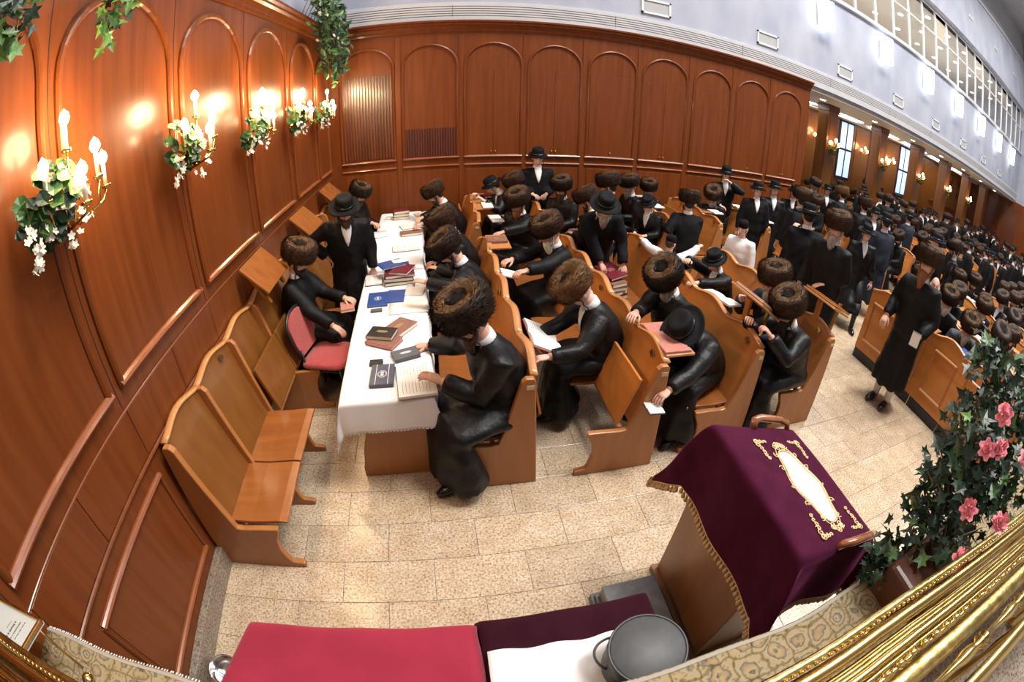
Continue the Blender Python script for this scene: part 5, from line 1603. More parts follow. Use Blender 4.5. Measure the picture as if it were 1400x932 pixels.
def fur_hat(fur, n_strands, seed):
    r = random.Random(seed)
    prof = [(0.080, 0.038), (0.132, 0.034), (0.156, 0.048), (0.164, 0.10), (0.165, 0.155), (0.156, 0.190), (0.132, 0.206), (0.096, 0.206), (0.068, 0.198), (0.052, 0.176)]
    mb = MB()
    wob = lambda a, rr, z: (1.04 + 0.012 * math.sin(a * 9), 0.97 + 0.012 * math.sin(a * 9), 0.003 * math.sin(a * 5))
    mb.lathe(prof, 36, None, 0, True, wob)
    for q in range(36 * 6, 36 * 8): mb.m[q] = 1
    # tips of the strands
    P_ = []
    for i in range(len(prof) - 1):
        l = math.hypot(prof[i + 1][0] - prof[i][0], prof[i + 1][1] - prof[i][1])
        P_.append(l * (prof[i][0] + prof[i + 1][0]))
    tot = sum(P_)
    for k in range(n_strands):
        q = r.uniform(0, tot); i = 0
        while q > P_[i] and i < len(P_) - 1: q -= P_[i]; i += 1
        s = r.random()
        rr = prof[i][0] + (prof[i + 1][0] - prof[i][0]) * s
        zz = prof[i][1] + (prof[i + 1][1] - prof[i][1]) * s
        tz, tr = prof[i + 1][1] - prof[i][1], prof[i + 1][0] - prof[i][0]
        l = math.hypot(tz, tr) or 1
        nr, nz = tz / l, -tr / l
        a = r.uniform(0, 2 * PI)
        c, sn = math.cos(a), math.sin(a)
        base = Vector((rr * c * 1.04, rr * sn * 0.97, zz))
        n = Vector((nr * c, nr * sn, nz))
        t = Vector((-sn, c, 0))
        up = Vector((0, 0, 1))
        d = (n * 0.55 + t * r.uniform(0.5, 1.1) + up * r.uniform(-0.25, 0.35)).normalized()
        ln = r.uniform(0.018, 0.034)
        w = d.cross(n).normalized() * 0.0022
        top = 6 <= i <= 7
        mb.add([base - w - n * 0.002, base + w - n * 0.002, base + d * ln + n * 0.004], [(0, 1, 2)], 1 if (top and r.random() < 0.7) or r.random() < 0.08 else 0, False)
    return mb
FUR = {}
def fur_mesh(fur, lod):
    if (fur, lod) not in FUR:
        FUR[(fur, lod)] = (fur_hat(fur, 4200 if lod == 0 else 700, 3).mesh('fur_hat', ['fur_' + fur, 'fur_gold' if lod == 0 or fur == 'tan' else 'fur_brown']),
                           MB().lathe([(0.0, 0.186), (0.03, 0.184), (0.055, 0.176), (0.062, 0.160), (0.088, 0.125), (0.09, 0.05)][::-1], 20).mesh('velvet_crown', 'velvet_black'))
    return FUR[(fur, lod)]
FELT = {}
def felt_mesh(lod, big=False):
    if (lod, big) not in FELT:
        b = 0.178 if big else 0.160
        w = lambda a, rr, z: (1.10, 0.94, (0.014 * math.cos(2 * a) if rr > 0.13 else 0))
        n = 32 if lod == 0 else 16
        h = MB().lathe([(0.0, 0.052), (0.098, 0.050), (b - 0.012, 0.044), (b, 0.052), (b + 0.003, 0.064), (b - 0.006, 0.067), (b - 0.02, 0.058), (0.108, 0.062), (0.101, 0.078), (0.098, 0.140), (0.092, 0.165), (0.078, 0.178), (0.045, 0.172), (0.0, 0.168)], n, None, 0, True, w)
        band = MB().lathe([(0.1045, 0.066), (0.1035, 0.098)], n, None, 0, True, lambda a, rr, z: (1.10, 0.94, 0))
        FELT[(lod, big)] = (h.mesh('felt_hat', 'hat_plush'), band.mesh('hat_band', 'hat_ribbon'))
    return FELT[(lod, big)]
KIP = {}
def kippah_mesh(tall):
    if tall not in KIP:
        z1 = 0.150 if tall else 0.125
        prof = [(0.086, 0.030), (0.090, 0.05), (0.088, z1 - 0.035), (0.076, z1 - 0.012), (0.04, z1), (0.0, z1 + 0.003)]
        KIP[tall] = MB().lathe(prof, 24, None, 0, True, lambda a, r, z: (1.10, 0.92, 0)).mesh('skullcap', 'velvet_black')
    return KIP[tall]

def beard_mb(L, seed, bushy=1.0):
    r = random.Random(seed)
    mb = MB()
    mb.tube([(0.060, 0, -0.030), (0.072, 0, -0.075), (0.080, 0, -0.110), (0.078, 0, -0.110 - L * 0.45), (0.070, 0, -0.110 - L * 0.8), (0.064, 0, -0.115 - L)],
            [0.030 * bushy, 0.052 * bushy, 0.056 * bushy, 0.042 * bushy, 0.022 * bushy, 0.003], [0.018, 0.030, 0.036, 0.028, 0.016, 0.003], 14, side=(0, 1, 0))
    for s in (-1, 1):
        mb.tube([(0.012, s * 0.078, 0.005), (0.022, s * 0.074, -0.035), (0.045, s * 0.060, -0.075), (0.070, s * 0.030, -0.105)], [0.010, 0.014, 0.020, 0.024], None, 8)
        mb.tube([(0.104, s * 0.002, -0.044), (0.098, s * 0.022, -0.050), (0.082, s * 0.040, -0.070)], [0.007, 0.008, 0.006], None, 7)
    for i, v in enumerate(mb.v):
        k = 0.004 if v[2] < -0.04 else 0.0015
        mb.v[i] = (v[0] + r.uniform(-k, k), v[1] + r.uniform(-k, k), v[2] + r.uniform(-k, k))
    # loose wisps
    for q in range(60):
        z0 = r.uniform(-0.10, -0.11 - L * 0.8)
        t = (-0.10 - z0) / max(L, 0.01)
        w = 0.055 * bushy * (1 - 0.7 * t)
        y = r.uniform(-w, w); x = 0.082 + 0.032 * math.sqrt(max(0, 1 - (y / (w + 1e-6)) ** 2)) * (1 - 0.5 * t)
        mb.add([(x, y - 0.002, z0), (x, y + 0.002, z0), (x + r.uniform(-.006, .006), y + r.uniform(-.008, .008), z0 - 0.035)], [(0, 1, 2)], 0, False)
    return mb

def ik(S, W, la, lb, pole):
    S, W = Vector(S), Vector(W)
    d = W - S
    D = min(d.length, (la + lb) * 0.995)
    if d.length > 1e-6: dirn = d.normalized()
    else: dirn = Vector((1, 0, 0))
    W = S + dirn * D
    a = (la * la - lb * lb + D * D) / (2 * D)
    h = math.sqrt(max(0, la * la - a * a))
    p = Vector(pole); p = p - dirn * p.dot(dirn)
    if p.length < 1e-6: p = dirn.orthogonal()
    return S + dirn * a + p.normalized() * h, W

JOBS = []
def rz2(x, y, a): return (x * math.cos(a) - y * math.sin(a), x * math.sin(a) + y * math.cos(a))

class Person:
    """figure in local metres: +x forward, +y to its left, floor at z = 0"""
    def __init__(s, label, at, face, mode='sit', lean=12, hp=18, hy=0, hat='fur', fur='dark', beard=None, bl=0.12, hair='black', coat='coat_satin', scale=1.0,
                 L=None, R=None, wL=None, wR=None, curl=(0.6, 0.6), group=None, lod=0, shirt=None, locks=True, socks='trousers', glasses=False, walk=0.0, robe=1.0, jacket=False, skin='skin', seat=0.45, side=0, elbow=(0, 0), twist=0, big=False, bushy=1.0, name='person'):
        s.__dict__.update(locals())
        if shirt is None: s.shirt = 'collar' if beard else 'open'
        a = math.radians(lean); s.sc = scale
        if mode == 'sit': pel = Vector((0, 0, (seat / scale) + 0.12))
        else: pel = Vector((-0.02 - 0.10 * math.sin(a), 0, 0.93))
        sd = math.radians(side)
        sp = Vector((math.sin(a), math.sin(sd), math.cos(a))).normalized()
        s.pel, s.sp = pel, sp
        s.neck = pel + sp * 0.52
        na = a + math.radians(hp) * 0.45
        s.headc = s.neck + Vector((math.sin(na), math.sin(sd), math.cos(na))) * 0.155
        s.headR = Matrix.Rotation(math.radians(hy), 3, 'Z') @ Matrix.Rotation(math.radians(hp), 3, 'Y')
        fa = math.radians(face)
        s.pos = at
        s.fa = fa
        def loc(w):
            dx, dy = rz2(w[0] - s.pos[0], w[1] - s.pos[1], -fa)
            return Vector((dx, dy, w[2])) / scale
        lat = Vector((0, 1, 0))
        s.shL, s.shR = pel + sp * 0.455 + lat * 0.175, pel + sp * 0.455 - lat * 0.175
        if mode == 'sit':
            dl, dr = pel + Vector((0.40, 0.10, 0.17)), pel + Vector((0.40, -0.10, 0.17))
        else:
            dl, dr = Vector((0.06 + math.sin(a) * 0.4, 0.29, 0.86)), Vector((0.06 + math.sin(a) * 0.4, -0.29, 0.86))
        tl = loc(wL) if wL else (Vector(L) if L else dl)
        tr = loc(wR) if wR else (Vector(R) if R else dr)
        out = 0.55
        s.elL, s.wrL = ik(s.shL, tl, 0.285, 0.255, (-0.55, out + elbow[0], -0.75 + elbow[0] * 0.8))
        s.elR, s.wrR = ik(s.shR, tr, 0.285, 0.255, (-0.55, -out - elbow[1], -0.75 + elbow[1] * 0.8))
        JOBS.append(s)
    def coat_mb(s):
        mb = MB()
        pel, sp = s.pel, s.sp
        P = lambda k, dx=0.0: pel + sp * k + Vector((dx, 0, 0))
        stand = s.mode != 'sit'
        ex = 0.0
        mb.tube([P(-0.14), P(-0.05), P(0.08), P(0.20), P(0.33), P(0.43), P(0.485), P(0.53)], [0.12, 0.215, 0.212, 0.218, 0.228, 0.216, 0.142, 0.078], [0.11, 0.178, 0.172, 0.170, 0.162, 0.132, 0.098, 0.078], 18, side=(0, 1, 0))
        for sh, el, wr, sg in ((s.shL, s.elL, s.wrL, 1), (s.shR, s.elR, s.wrR, -1)):
            root = sh.lerp(P(0.43), 0.35)
            f = (wr - el).normalized()
            mb.tube([root, sh, sh.lerp(el, 0.5), el, el.lerp(wr, 0.5), wr - f * 0.015], [0.076, 0.092, 0.084, 0.074, 0.068, 0.064], None, 12)
        if not s.jacket:
            if stand:
                zt = pel.z
                w = s.walk
                pts = [Vector((pel.x, 0, zt + 0.12)), Vector((pel.x, 0, zt - 0.05)), Vector((pel.x + 0.01, 0, zt - 0.30)), Vector((pel.x + 0.02 + w * 0.05, 0, 0.42)), Vector((pel.x + 0.02 + w * 0.07, 0, 0.27))]
                mb.tube(pts, [0.165, 0.195, 0.215, 0.235, 0.245], [0.13, 0.155, 0.175, 0.20 + abs(w) * 0.10, 0.215 + abs(w) * 0.14], 24, side=(0, 1, 0))
            else:
                kx = 0.43
                zk = pel.z - 0.015
                mb.tube([pel + Vector((-0.10, 0, -0.01)), pel + Vector((0.05, 0, 0.0)), Vector((kx - 0.12, 0, zk + 0.015)), Vector((kx + 0.02, 0, zk - 0.01)), Vector((kx + 0.06, 0, zk - 0.10))], [0.20 * s.robe, 0.235 * s.robe, 0.245 * s.robe, 0.24 * s.robe, 0.21], [0.11, 0.122, 0.098, 0.09, 0.06], 18, side=(0, 1, 0))
                mb.tube([Vector((kx, 0, zk + 0.0)), Vector((kx + 0.015, 0, zk - 0.12)), Vector((kx + 0.0, 0, zk - 0.27)), Vector((kx - 0.02, 0, max(0.09, zk - 0.45)))], [0.225, 0.255 * s.robe, 0.285 * s.robe, 0.31 * s.robe], [0.09, 0.12, 0.155, 0.19], 18, side=(0, 1, 0))
        else:
            mb.tube([P(-0.12), P(-0.04), P(0.06)], [0.17, 0.195, 0.18], [0.13, 0.155, 0.145], 16, side=(0, 1, 0))
        return mb
    def body_mb(s):
        """slots: 0 skin, 1 lip, 2 eye white, 3 eye dark, 4 hair, 5 trousers, 6 sock, 7 shoe"""
        mb = MB()
        pel, sp = s.pel, s.sp
        P = lambda k: pel + sp * k
        mb.tube([P(-0.05), P(0.1), P(0.3), P(0.42), P(0.49), s.neck.lerp(s.headc, 0.25), s.headc + s.headR @ Vector((-0.018, 0, -0.05))], [0.14, 0.14, 0.15, 0.13, 0.075, 0.056, 0.058], [0.10, 0.10, 0.10, 0.08, 0.065, 0.058, 0.062], 14, 0, side=(0, 1, 0))
        H = Matrix.Translation(s.headc) @ s.headR.to_4x4()
        mb.join(head_mb(s.lod == 0), H)
        for sh, el, wr, sg, cu in ((s.shL, s.elL, s.wrL, 1, s.curl[0]), (s.shR, s.elR, s.wrR, -1, s.curl[1])):
            mb.tube([sh, el, wr], [0.05, 0.042, 0.028], None, 8, 0)
            f = (wr - el).normalized()
            if s.lod < 2:
                dn = Vector((0, 0, 1)) - f * f.z
                if dn.length < 0.2: dn = Vector((-1, 0, 0.2)) - f * Vector((-1, 0, 0.2)).dot(f)
                dn.normalize()
                lat = dn.cross(f)
                M = Matrix(((f.x, lat.x, dn.x, wr.x), (f.y, lat.y, dn.y, wr.y), (f.z, lat.z, dn.z, wr.z), (0, 0, 0, 1)))
                mb.join(hand_mb(sg, cu), M, 0)
            else:
                mb.ball(wr + f * 0.06, (0.05, 0.04, 0.03), 6, 5, 0)
        for sg in (1, -1):
            hip = pel + Vector((0, sg * 0.09, -0.03))
            if s.mode == 'sit':
                knee = Vector((0.43, sg * 0.12, pel.z - 0.04)); ank = Vector((0.40 + 0.05 * sg, sg * 0.13, 0.08))
            else:
                st = s.walk * sg
                knee = Vector((0.03 + max(0, st) * 0.26, sg * 0.09, 0.50)); ank = Vector((0.0 + st * 0.36, sg * 0.09, 0.085 + (0.05 if st < 0 else 0)))
            big = 1.15 if s.jacket else 1.0
            mb.tube([hip, hip.lerp(knee, 0.5), knee], [0.088 * big, 0.078 * big, 0.062 * big], None, 10, 5)
            mb.tube([knee, knee.lerp(ank, 0.35), ank], [0.060 * big, 0.056 * big, 0.042 * big], None, 10, 5 if s.jacket else 6)
            t = (ank - Vector((0, 0, ank.z - 0.04)))
            mb.tube([t + Vector((-0.07, 0, 0.005)), t + Vector((-0.05, 0, 0.012)), t + Vector((0.04, sg * 0.004, 0.012)), t + Vector((0.12, sg * 0.012, -0.002)), t + Vector((0.175, sg * 0.014, -0.012))], [0.020, 0.036, 0.042, 0.044, 0.020], [0.022, 0.045, 0.046, 0.030, 0.014], 10, 7, side=(0, 1, 0))
        return mb
    def finish(s, coat_mesh):
        t = thing(s.name, s.label, 'person', (s.pos[0], s.pos[1], 0), s.fa, s.group)
        t.scale = (s.sc,) * 3
        s.root = t
        lod = s.lod
        b = s.body_mb().build('body', [s.skin, 'lip' if s.skin == 'skin' else 'lip', 'eye_white', 'eye_dark', 'hair_' + (s.hair if s.hair != 'none' else 'grey'), 'trousers', s.socks, 'shoe_black'], t)
        c = link('coat' if s.coat != 'shirt_white' else 'shirt', coat_mesh, t)
        H = Matrix.Translation(s.headc) @ s.headR.to_4x4()
        def on_head(nm, me, off=None):
            o = link(nm, me, t)
            o.matrix_local = H @ off if off is not None else H
            return o
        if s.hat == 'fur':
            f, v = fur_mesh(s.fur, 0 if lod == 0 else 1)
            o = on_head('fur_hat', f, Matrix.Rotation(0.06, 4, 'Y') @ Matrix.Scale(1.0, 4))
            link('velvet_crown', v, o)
        elif s.hat == 'felt':
            h, bnd = felt_mesh(lod, s.big)
            o = on_head('felt_hat', h, Matrix.Rotation(-0.08, 4, 'Y'))
            link('hat_band', bnd, o)
        elif s.hat == 'cap':
            on_head('skullcap', kippah_mesh(True))
        if s.hair != 'none':
            mb = MB()
            mb.ball((-0.022, 0, 0.022), (0.086, 0.0795, 0.098), 16, 10)
            # trim the cap to the back and sides of the head
            on_head('hair', mb.mesh('hair', 'hair_' + s.hair))
        if s.beard:
            on_head('beard', beard_mb(s.bl, len(JOBS), s.bushy).mesh('beard', 'hair_' + s.beard))
        if s.locks and lod < 2:
            for sg in (-1, 1):
                mb = MB()
                pts = [(0.040 + 0.006 * math.sin(k * 1.3), sg * (0.078 + 0.005 * math.cos(k * 1.3)), 0.012 - 0.014 * k) for k in range(12)]
                mb.tube(pts, [0.006] * 11 + [0.003], None, 6)
                on_head('sidelock', mb.mesh('sidelock', 'hair_' + (s.beard or (s.hair if s.hair != 'none' else 'brown'))))
        if s.shirt and s.coat != 'shirt_white':
            pel, sp = s.pel, s.sp
            fw = Vector((sp.z, 0, -sp.x))
            mb = MB()
            if s.shirt == 'open': mb.tube([pel + sp * 0.53 + fw * 0.062, pel + sp * 0.49 + fw * 0.100, pel + sp * 0.44 + fw * 0.132, pel + sp * 0.37 + fw * 0.156, pel + sp * 0.315 + fw * 0.166], [0.052, 0.054, 0.044, 0.024, 0.004], [0.012, 0.012, 0.010, 0.009, 0.004], 10, side=(0, 1, 0))
            mb.tube([pel + sp * 0.505, pel + sp * 0.535, pel + sp * 0.565 + fw * 0.006], [0.076, 0.070, 0.067], [0.076, 0.070, 0.068], 16, side=(0, 1, 0))
            mb.build('shirt', 'shirt_white', t)
        if s.glasses:
            mb = MB()
            for sg in (-1, 1):
                mb.tube([(0.098, sg * 0.032 + 0.018 * math.cos(2 * PI * k / 14), 0.014 + 0.014 * math.sin(2 * PI * k / 14)) for k in range(15)], 0.0018, None, 5, cap=False)
                mb.tube([(0.096, sg * 0.05, 0.018), (0.0, sg * 0.082, 0.016)], 0.0016, None, 5)
            mb.tube([(0.099, -0.014, 0.016), (0.101, 0.0, 0.018), (0.099, 0.014, 0.016)], 0.0016, None, 5)
            on_head('spectacles', mb.mesh('spectacles', 'spectacle_metal'))
        return t

def run_jobs():
    """voxel-merge every coat in one pass, then soften and fold the cloth"""
    tmp = []
    for s in JOBS:
        o = s.coat_mb().build('coat_source', s.coat)
        m = o.modifiers.new('r', 'REMESH'); m.mode = 'VOXEL'; m.voxel_size = {0: 0.017, 1: 0.026, 2: 0.034}[s.lod]; m.use_smooth_shade = True
        tmp.append(o)
    dg = bpy.context.evaluated_depsgraph_get()
    dg.update()
    metas = []
    for s, o in zip(JOBS, tmp):
        me = bpy.data.meshes.new_from_object(o.evaluated_get(dg))
        metas.append(me)
    for o in tmp:
        d = o.data
        bpy.data.objects.remove(o); bpy.data.meshes.remove(d)
    for idx, (s, me) in enumerate(zip(JOBS, metas)):
        nv, ne = len(me.vertices), len(me.edges)
        co = np.empty(nv * 3); me.vertices.foreach_get('co', co); co = co.reshape(-1, 3)
        ed = np.empty(ne * 2, dtype=np.int64); me.edges.foreach_get('vertices', ed); ed = ed.reshape(-1, 2)
        deg = np.bincount(ed.ravel(), minlength=nv).astype(float)[:, None]
        for it in range(5 if s.lod == 0 else 3):
            acc = np.zeros_like(co)
            np.add.at(acc, ed[:, 0], co[ed[:, 1]]); np.add.at(acc, ed[:, 1], co[ed[:, 0]])
            co = co * 0.45 + 0.55 * acc / np.maximum(deg, 1)
        me.vertices.foreach_set('co', co.ravel()); me.update()
        no = np.empty(nv * 3); me.vertices.foreach_get('normal', no); no = no.reshape(-1, 3)
        rs = np.random.RandomState(idx + 5)
        d = np.zeros(nv)
        for q in range(7):
            k = rs.normal(0, 1, 3); k /= np.linalg.norm(k); fr = rs.uniform(14, 42)
            k2 = rs.normal(0, 1, 3) * 9
            d += np.sin(co @ k * fr + 1.7 * np.sin(co @ k2 + rs.uniform(0, 6)) + rs.uniform(0, 6)) * (0.9 / (1 + fr / 24))
        amp = 0.0046 if s.lod == 0 else 0.003
        f = d * amp
        if s.mode != 'sit':
            z = co[:, 2]
            ph = rs.uniform(0, 6)
            an = np.arctan2(co[:, 1], co[:, 0] - s.pel.x)
            f += 0.013 * np.clip((s.pel.z - z) / 0.6, 0, 1) * np.sin(an * 9 + ph + 0.8 * np.sin(z * 5))
        else:
            z = co[:, 2]
            f += 0.008 * np.clip((s.pel.z - 0.06 - z) / 0.3, 0, 1) * np.sin(co[:, 1] * 42 + idx)
        co = co + no * f[:, None]
        me.vertices.foreach_set('co', co.ravel())
        me.materials.clear(); me.materials.append(MATS[s.coat]); me.polygons.foreach_set('use_smooth', [True] * len(me.polygons))
        me.update()
        me.name = 'coat'
        s.finish(me)

# ---- the people one can tell apart (floor position below the pelvis, facing in degrees: 180 looks at the left wall, 270 down the hall)
Person('man in brown fur hat on the wall bench by the red chair, book in hand', (-1.435, 3.985), -8, lean=6, hp=18, hy=-6, fur='brown', beard='black', bl=0.05, wR=(-0.97, 3.66, 0.66), wL=(-0.93, 4.02, 0.80), curl=(0.9, 0.35), coat='coat_black')
Person('man in black felt hat standing bent over the white table, one elbow out', (-0.992, 4.734), 285, 'stand', lean=22, hp=26, hat='felt', big=True, beard='brown', bl=0.06, shirt='open', wL=(-0.72, 4.66, 0.83), R=(0.02, -0.24, 1.02), elbow=(0, 1.4), coat='coat_black')
Person('man in dark fur hat hunched at the far end of the wall bench', (-1.352, 6.919), -25, lean=14, hp=24, fur='dark', beard='brown', bl=0.08, wR=(-0.72, 6.2, 0.82), coat='coat_black')
Person('man in very large brown fur hat seated nearest, hand on the open book', (0.447, 2.589), 200, lean=20, hp=24, scale=1.1, robe=1.12, fur='dark', beard='brown', bl=0.12, wL=(-0.03, 2.47, 0.85), wR=(-0.12, 3.02, 0.80), curl=(0.35, 0.5), hair='brown')
Person('man in brown fur hat leaning his face on his hand at the white table', (0.428, 4.092), 182, lean=24, hp=34, hy=8, fur='dark', beard='black', bl=0.05, wL=(-0.13, 3.74, 1.02), R=(0.38, -0.14, 0.78), curl=(0.9, 0.5), elbow=(0.7, 0))
Person('man in brown fur hat mostly hidden behind the face-leaning man at the table', (0.370, 4.905), 184, lean=20, hp=28, fur='brown', beard='brown', bl=0.08)
Person('man in blurred fur hat seated at the far table near the grille wall', (0.349, 6.727), 184, lean=28, hp=25, fur='brown', beard='brown', bl=0.10, wR=(-0.36, 6.3, 0.84), wL=(-0.38, 5.98, 0.84))
Person('young man in tan fur hat with shaved nape reading a small cream book', (1.374, 3.049), 176, lean=24, hp=42, hy=6, fur='tan', hair='none', wL=(0.74, 2.70, 0.83), wR=(0.72, 2.98, 0.83), coat='coat_satin', skin='skin_pale', glasses=True)
Person('man with long white beard and brown fur hat reading a booklet', (1.325, 4.433), 196, lean=14, hp=24, fur='brown', beard='white', bl=0.26, bushy=1.15, hair='grey', wL=(0.66, 3.86, 0.98), wR=(0.62, 4.20, 0.98), coat='coat_black')
Person('red-bearded man in fur hat turned to the camera behind the white-bearded man', (1.157, 5.758), 222, lean=12, hp=18, fur='brown', beard='red', bl=0.10, hair='brown', wL=(0.72, 5.2, 0.97))
Person('man in brown fur hat beside the boy resting his head', (1.458, 7.011), 185, lean=16, hp=24, fur='brown', beard='brown', bl=0.08)
Person('boy in black felt hat resting his head on a pew flap by the far wall', (1.264, 7.053), 182, lean=30, hp=34, hat='felt', scale=1.0, wL=(0.72, 6.72, 1.03), wR=(0.66, 7.05, 1.03), skin='skin_pale', hair='brown', seat=0.50)
Person('boy in black felt hat and open white collar standing by the cupboards', (1.578, 7.045), 268, 'stand', lean=3, hp=14, hat='felt', scale=1.02, L=(0.26, 0.10, 1.08), R=(0.26, -0.10, 1.08), skin='skin_pale', jacket=True, coat='coat_matte')
Person('brown-bearded man in fur hat seated in front of the standing boy', (1.931, 6.644), 232, lean=10, hp=12, fur='dark', beard='brown', bl=0.18, hair='brown')
Person('man in low fur hat with his head bowed, beside the leaning felt hat', (2.254, 5.758), 150, lean=18, hp=26, fur='brown', beard='black', bl=0.08)
Person('man in wide black felt hat standing and leaning over a stack of books', (1.805, 4.823), 262, 'stand', lean=34, hp=30, hat='felt', big=True, beard='grey', bl=0.14, wR=(1.74, 4.36, 0.82), wL=(2.02, 4.44, 0.82), coat='coat_matte', curl=(0.7, 0.7))
Person('man in dark fur hat seen from behind beneath the cupboards', (2.607, 6.375), 150, scale=1.08, lean=4, hp=10, fur='dark', beard='black', bl=0.10)
Person('grey-bearded man in tall fur hat in profile in the rear bank', (3.262, 6.936), 192, lean=12, hp=10, fur='dark', beard='grey', bl=0.10, hair='grey')
Person('man in fur hat with grey beard facing the camera in the rear bank', (3.533, 7.070), 246, scale=0.93, lean=10, hp=12, fur='dark', beard='grey', bl=0.10, hair='grey')
Person('boy in tall black felt hat seated looking down, rear bank', (3.182, 6.171), 222, lean=14, hp=30, hat='felt', scale=0.9, skin='skin_pale', hair='brown', coat='coat_satin')
Person('grey-bearded man in dark fur hat with a hand on the pew flap', (2.053, 3.188), 200, lean=16, hp=34, fur='dark', beard='grey', bl=0.14, hair='grey', wR=(1.46, 2.90, 1.02), L=(0.3, 0.2, 0.75))
Person('man in big black felt hat bent deep over, white collar showing at his nape', (2.187, 2.787), 205, lean=42, hp=44, hat='felt', big=True, beard='brown', bl=0.10, wL=(1.42, 2.22, 0.70), wR=(1.60, 2.62, 0.70), coat='coat_satin')
Person('small boy in white shirt and black skullcap stretching both arms wide', (2.484, 4.300), 30, 'stand', lean=8, hp=0, hat='cap', scale=0.70, coat='shirt_white', wL=(2.38, 5.02, 1.02), wR=(3.00, 4.35, 1.12), jacket=True, skin='skin_pale', hair='brown', curl=(0.5, 1.4))
Person('boy in black felt hat shading his brow over an open book', (3.021, 3.863), 192, lean=18, hp=28, hat='felt', scale=0.86, wR=(2.50, 3.86, 1.10), wL=(2.45, 3.6, 0.96), skin='skin_pale', hair='brown', coat='coat_satin', elbow=(0, 0.6))
Person('boy in white shirt and tall black skullcap standing behind a pew back', (3.709, 4.528), 205, 'stand', lean=4, hp=8, hat='cap', scale=0.80, coat='shirt_white', jacket=True, skin='skin_pale', hair='brown')
Person('grey-bearded man in fur hat turned sideways, hand at his beard', (3.158, 3.037), 190, lean=16, hp=8, fur='brown', beard='grey', bl=0.20, hair='grey', wR=(2.62, 3.02, 1.06), coat='coat_navy')
Person('man with spectacles and brown fur hat in the last near pew, hands at his chin', (3.021, 2.545), 186, lean=22, hp=20, fur='brown', beard='black', bl=0.16, bushy=1.1, hair='black', wL=(2.46, 2.36, 1.06), wR=(2.42, 2.62, 1.06), glasses=True, curl=(1.0, 0.9), coat='coat_satin')
Person('man in fur hat with golden top seen from behind, elbow raised', (3.608, 5.774), 70, lean=4, hp=4, fur='dark', beard='black', bl=0.06, coat='coat_matte', L=(0.1, 0.36, 0.85))
Person('man in blurred brown fur hat facing the camera beneath the cupboards', (4.653, 6.710), 235, lean=12, hp=26, fur='brown', beard='grey', bl=0.10)
Person('boy in black felt hat with a hand to his nose by the far cupboards', (5.047, 6.946), 250, 'stand', lean=3, hp=12, hat='felt', scale=0.99, L=(0.21, 0.06, 1.50), R=(0.22, -0.08, 1.05), skin='skin_pale', jacket=True, coat='coat_satin', elbow=(0.2, 0))
Person('leftmost of three young men in black felt hats by the rear pews', (5.095, 6.023), 250, 'stand', lean=2, hp=6, hat='felt', scale=0.95, skin='skin_pale', coat='coat_matte', hair='brown')
Person('middle of three young men in black felt hats, white collar open', (5.643, 6.193), 245, 'stand', lean=2, hp=4, hat='felt', scale=0.97, skin='skin_pale', coat='coat_satin', hair='brown', R=(0.18, -0.2, 0.95))
Person('rightmost of three young men in black felt hats, head tilted', (6.405, 6.434), 230, 'stand', lean=6, hp=12, hat='felt', scale=0.95, skin='skin_pale', coat='coat_matte', hair='brown', L=(0.2, 0.1, 1.25))
Person('broad man in black felt hat standing with his back to the camera', (4.414, 4.070), 62, 'stand', lean=4, hp=8, hat='felt', big=True, beard='brown', bl=0.08, coat='coat_matte', L=(0.28, 0.10, 1.35), scale=1.02)
Person('man in tilted brown fur hat right behind the broad felt-hatted man', (5.485, 5.303), 80, 'stand', lean=4, hp=-10, fur='brown', beard='brown', bl=0.08, coat='coat_black')
Person('young man in black felt hat facing the camera beside the tan fur hat', (8.379, 7.285), 238, 'stand', lean=2, hp=4, hat='felt', scale=0.97, skin='skin_pale', coat='coat_satin')
Person('man in tan fur hat seen from behind among the standing crowd', (8.377, 6.778), 95, 'stand', lean=3, hp=6, fur='tan', beard='brown', bl=0.08, coat='coat_black')
Person('grey-bearded man in fur hat standing in the aisle with his palm held out', (4.217, 3.387), 196, 'stand', lean=4, hp=2, fur='brown', beard='grey', bl=0.15, hair='grey', wL=(4.12, 3.30, 1.08), R=(0.1, -0.28, 0.88), coat='coat_black', curl=(0.15, 0.5), scale=1.06)
Person('man in tall brown fur hat standing with his back turned mid-crowd', (8.080, 5.848), 60, 'stand', lean=3, hp=4, fur='brown', beard='brown', bl=0.08, coat='coat_black')
Person('young man in flat black hat and long coat walking up the aisle', (5.989, 4.199), 236, 'stand', lean=5, hp=10, hat='felt', big=True, scale=0.93, skin='skin_pale', walk=0.85, coat='coat_satin', hair='brown')
Person('young man with open white collar behind the walking youth', (8.049, 5.519), 240, 'stand', lean=2, hp=8, hat='felt', scale=0.97, skin='skin_pale', coat='coat_matte')
Person('tall man in high black felt hat striding away down the aisle', (6.949, 4.465), 70, 'stand', lean=4, hp=4, hat='felt', scale=1.03, walk=0.9, coat='coat_navy', beard='brown', bl=0.06)
Person('man in dark blue coat and black hat farther down the aisle', (10.031, 5.777), 80, 'stand', lean=3, hp=6, hat='felt', coat='coat_navy')
Person('red-bearded man in brown fur hat standing at the panelled screen, white stockings', (4.816, 2.342), 188, 'stand', lean=6, hp=-4, fur='brown', beard='red', bl=0.14, hair='red', socks='stocking_white', R=(0.16, -0.26, 0.95), L=(0.20, 0.22, 0.97), coat='coat_black', scale=1.09, curl=(1.0, 0.6))
Person('bald man with spectacles and white beard behind the standing red-bearded man', (6.614, 3.014), 215, lean=6, hp=2, hat='none', hair='none', beard='white', bl=0.06, glasses=True, locks=False, coat='coat_grey')
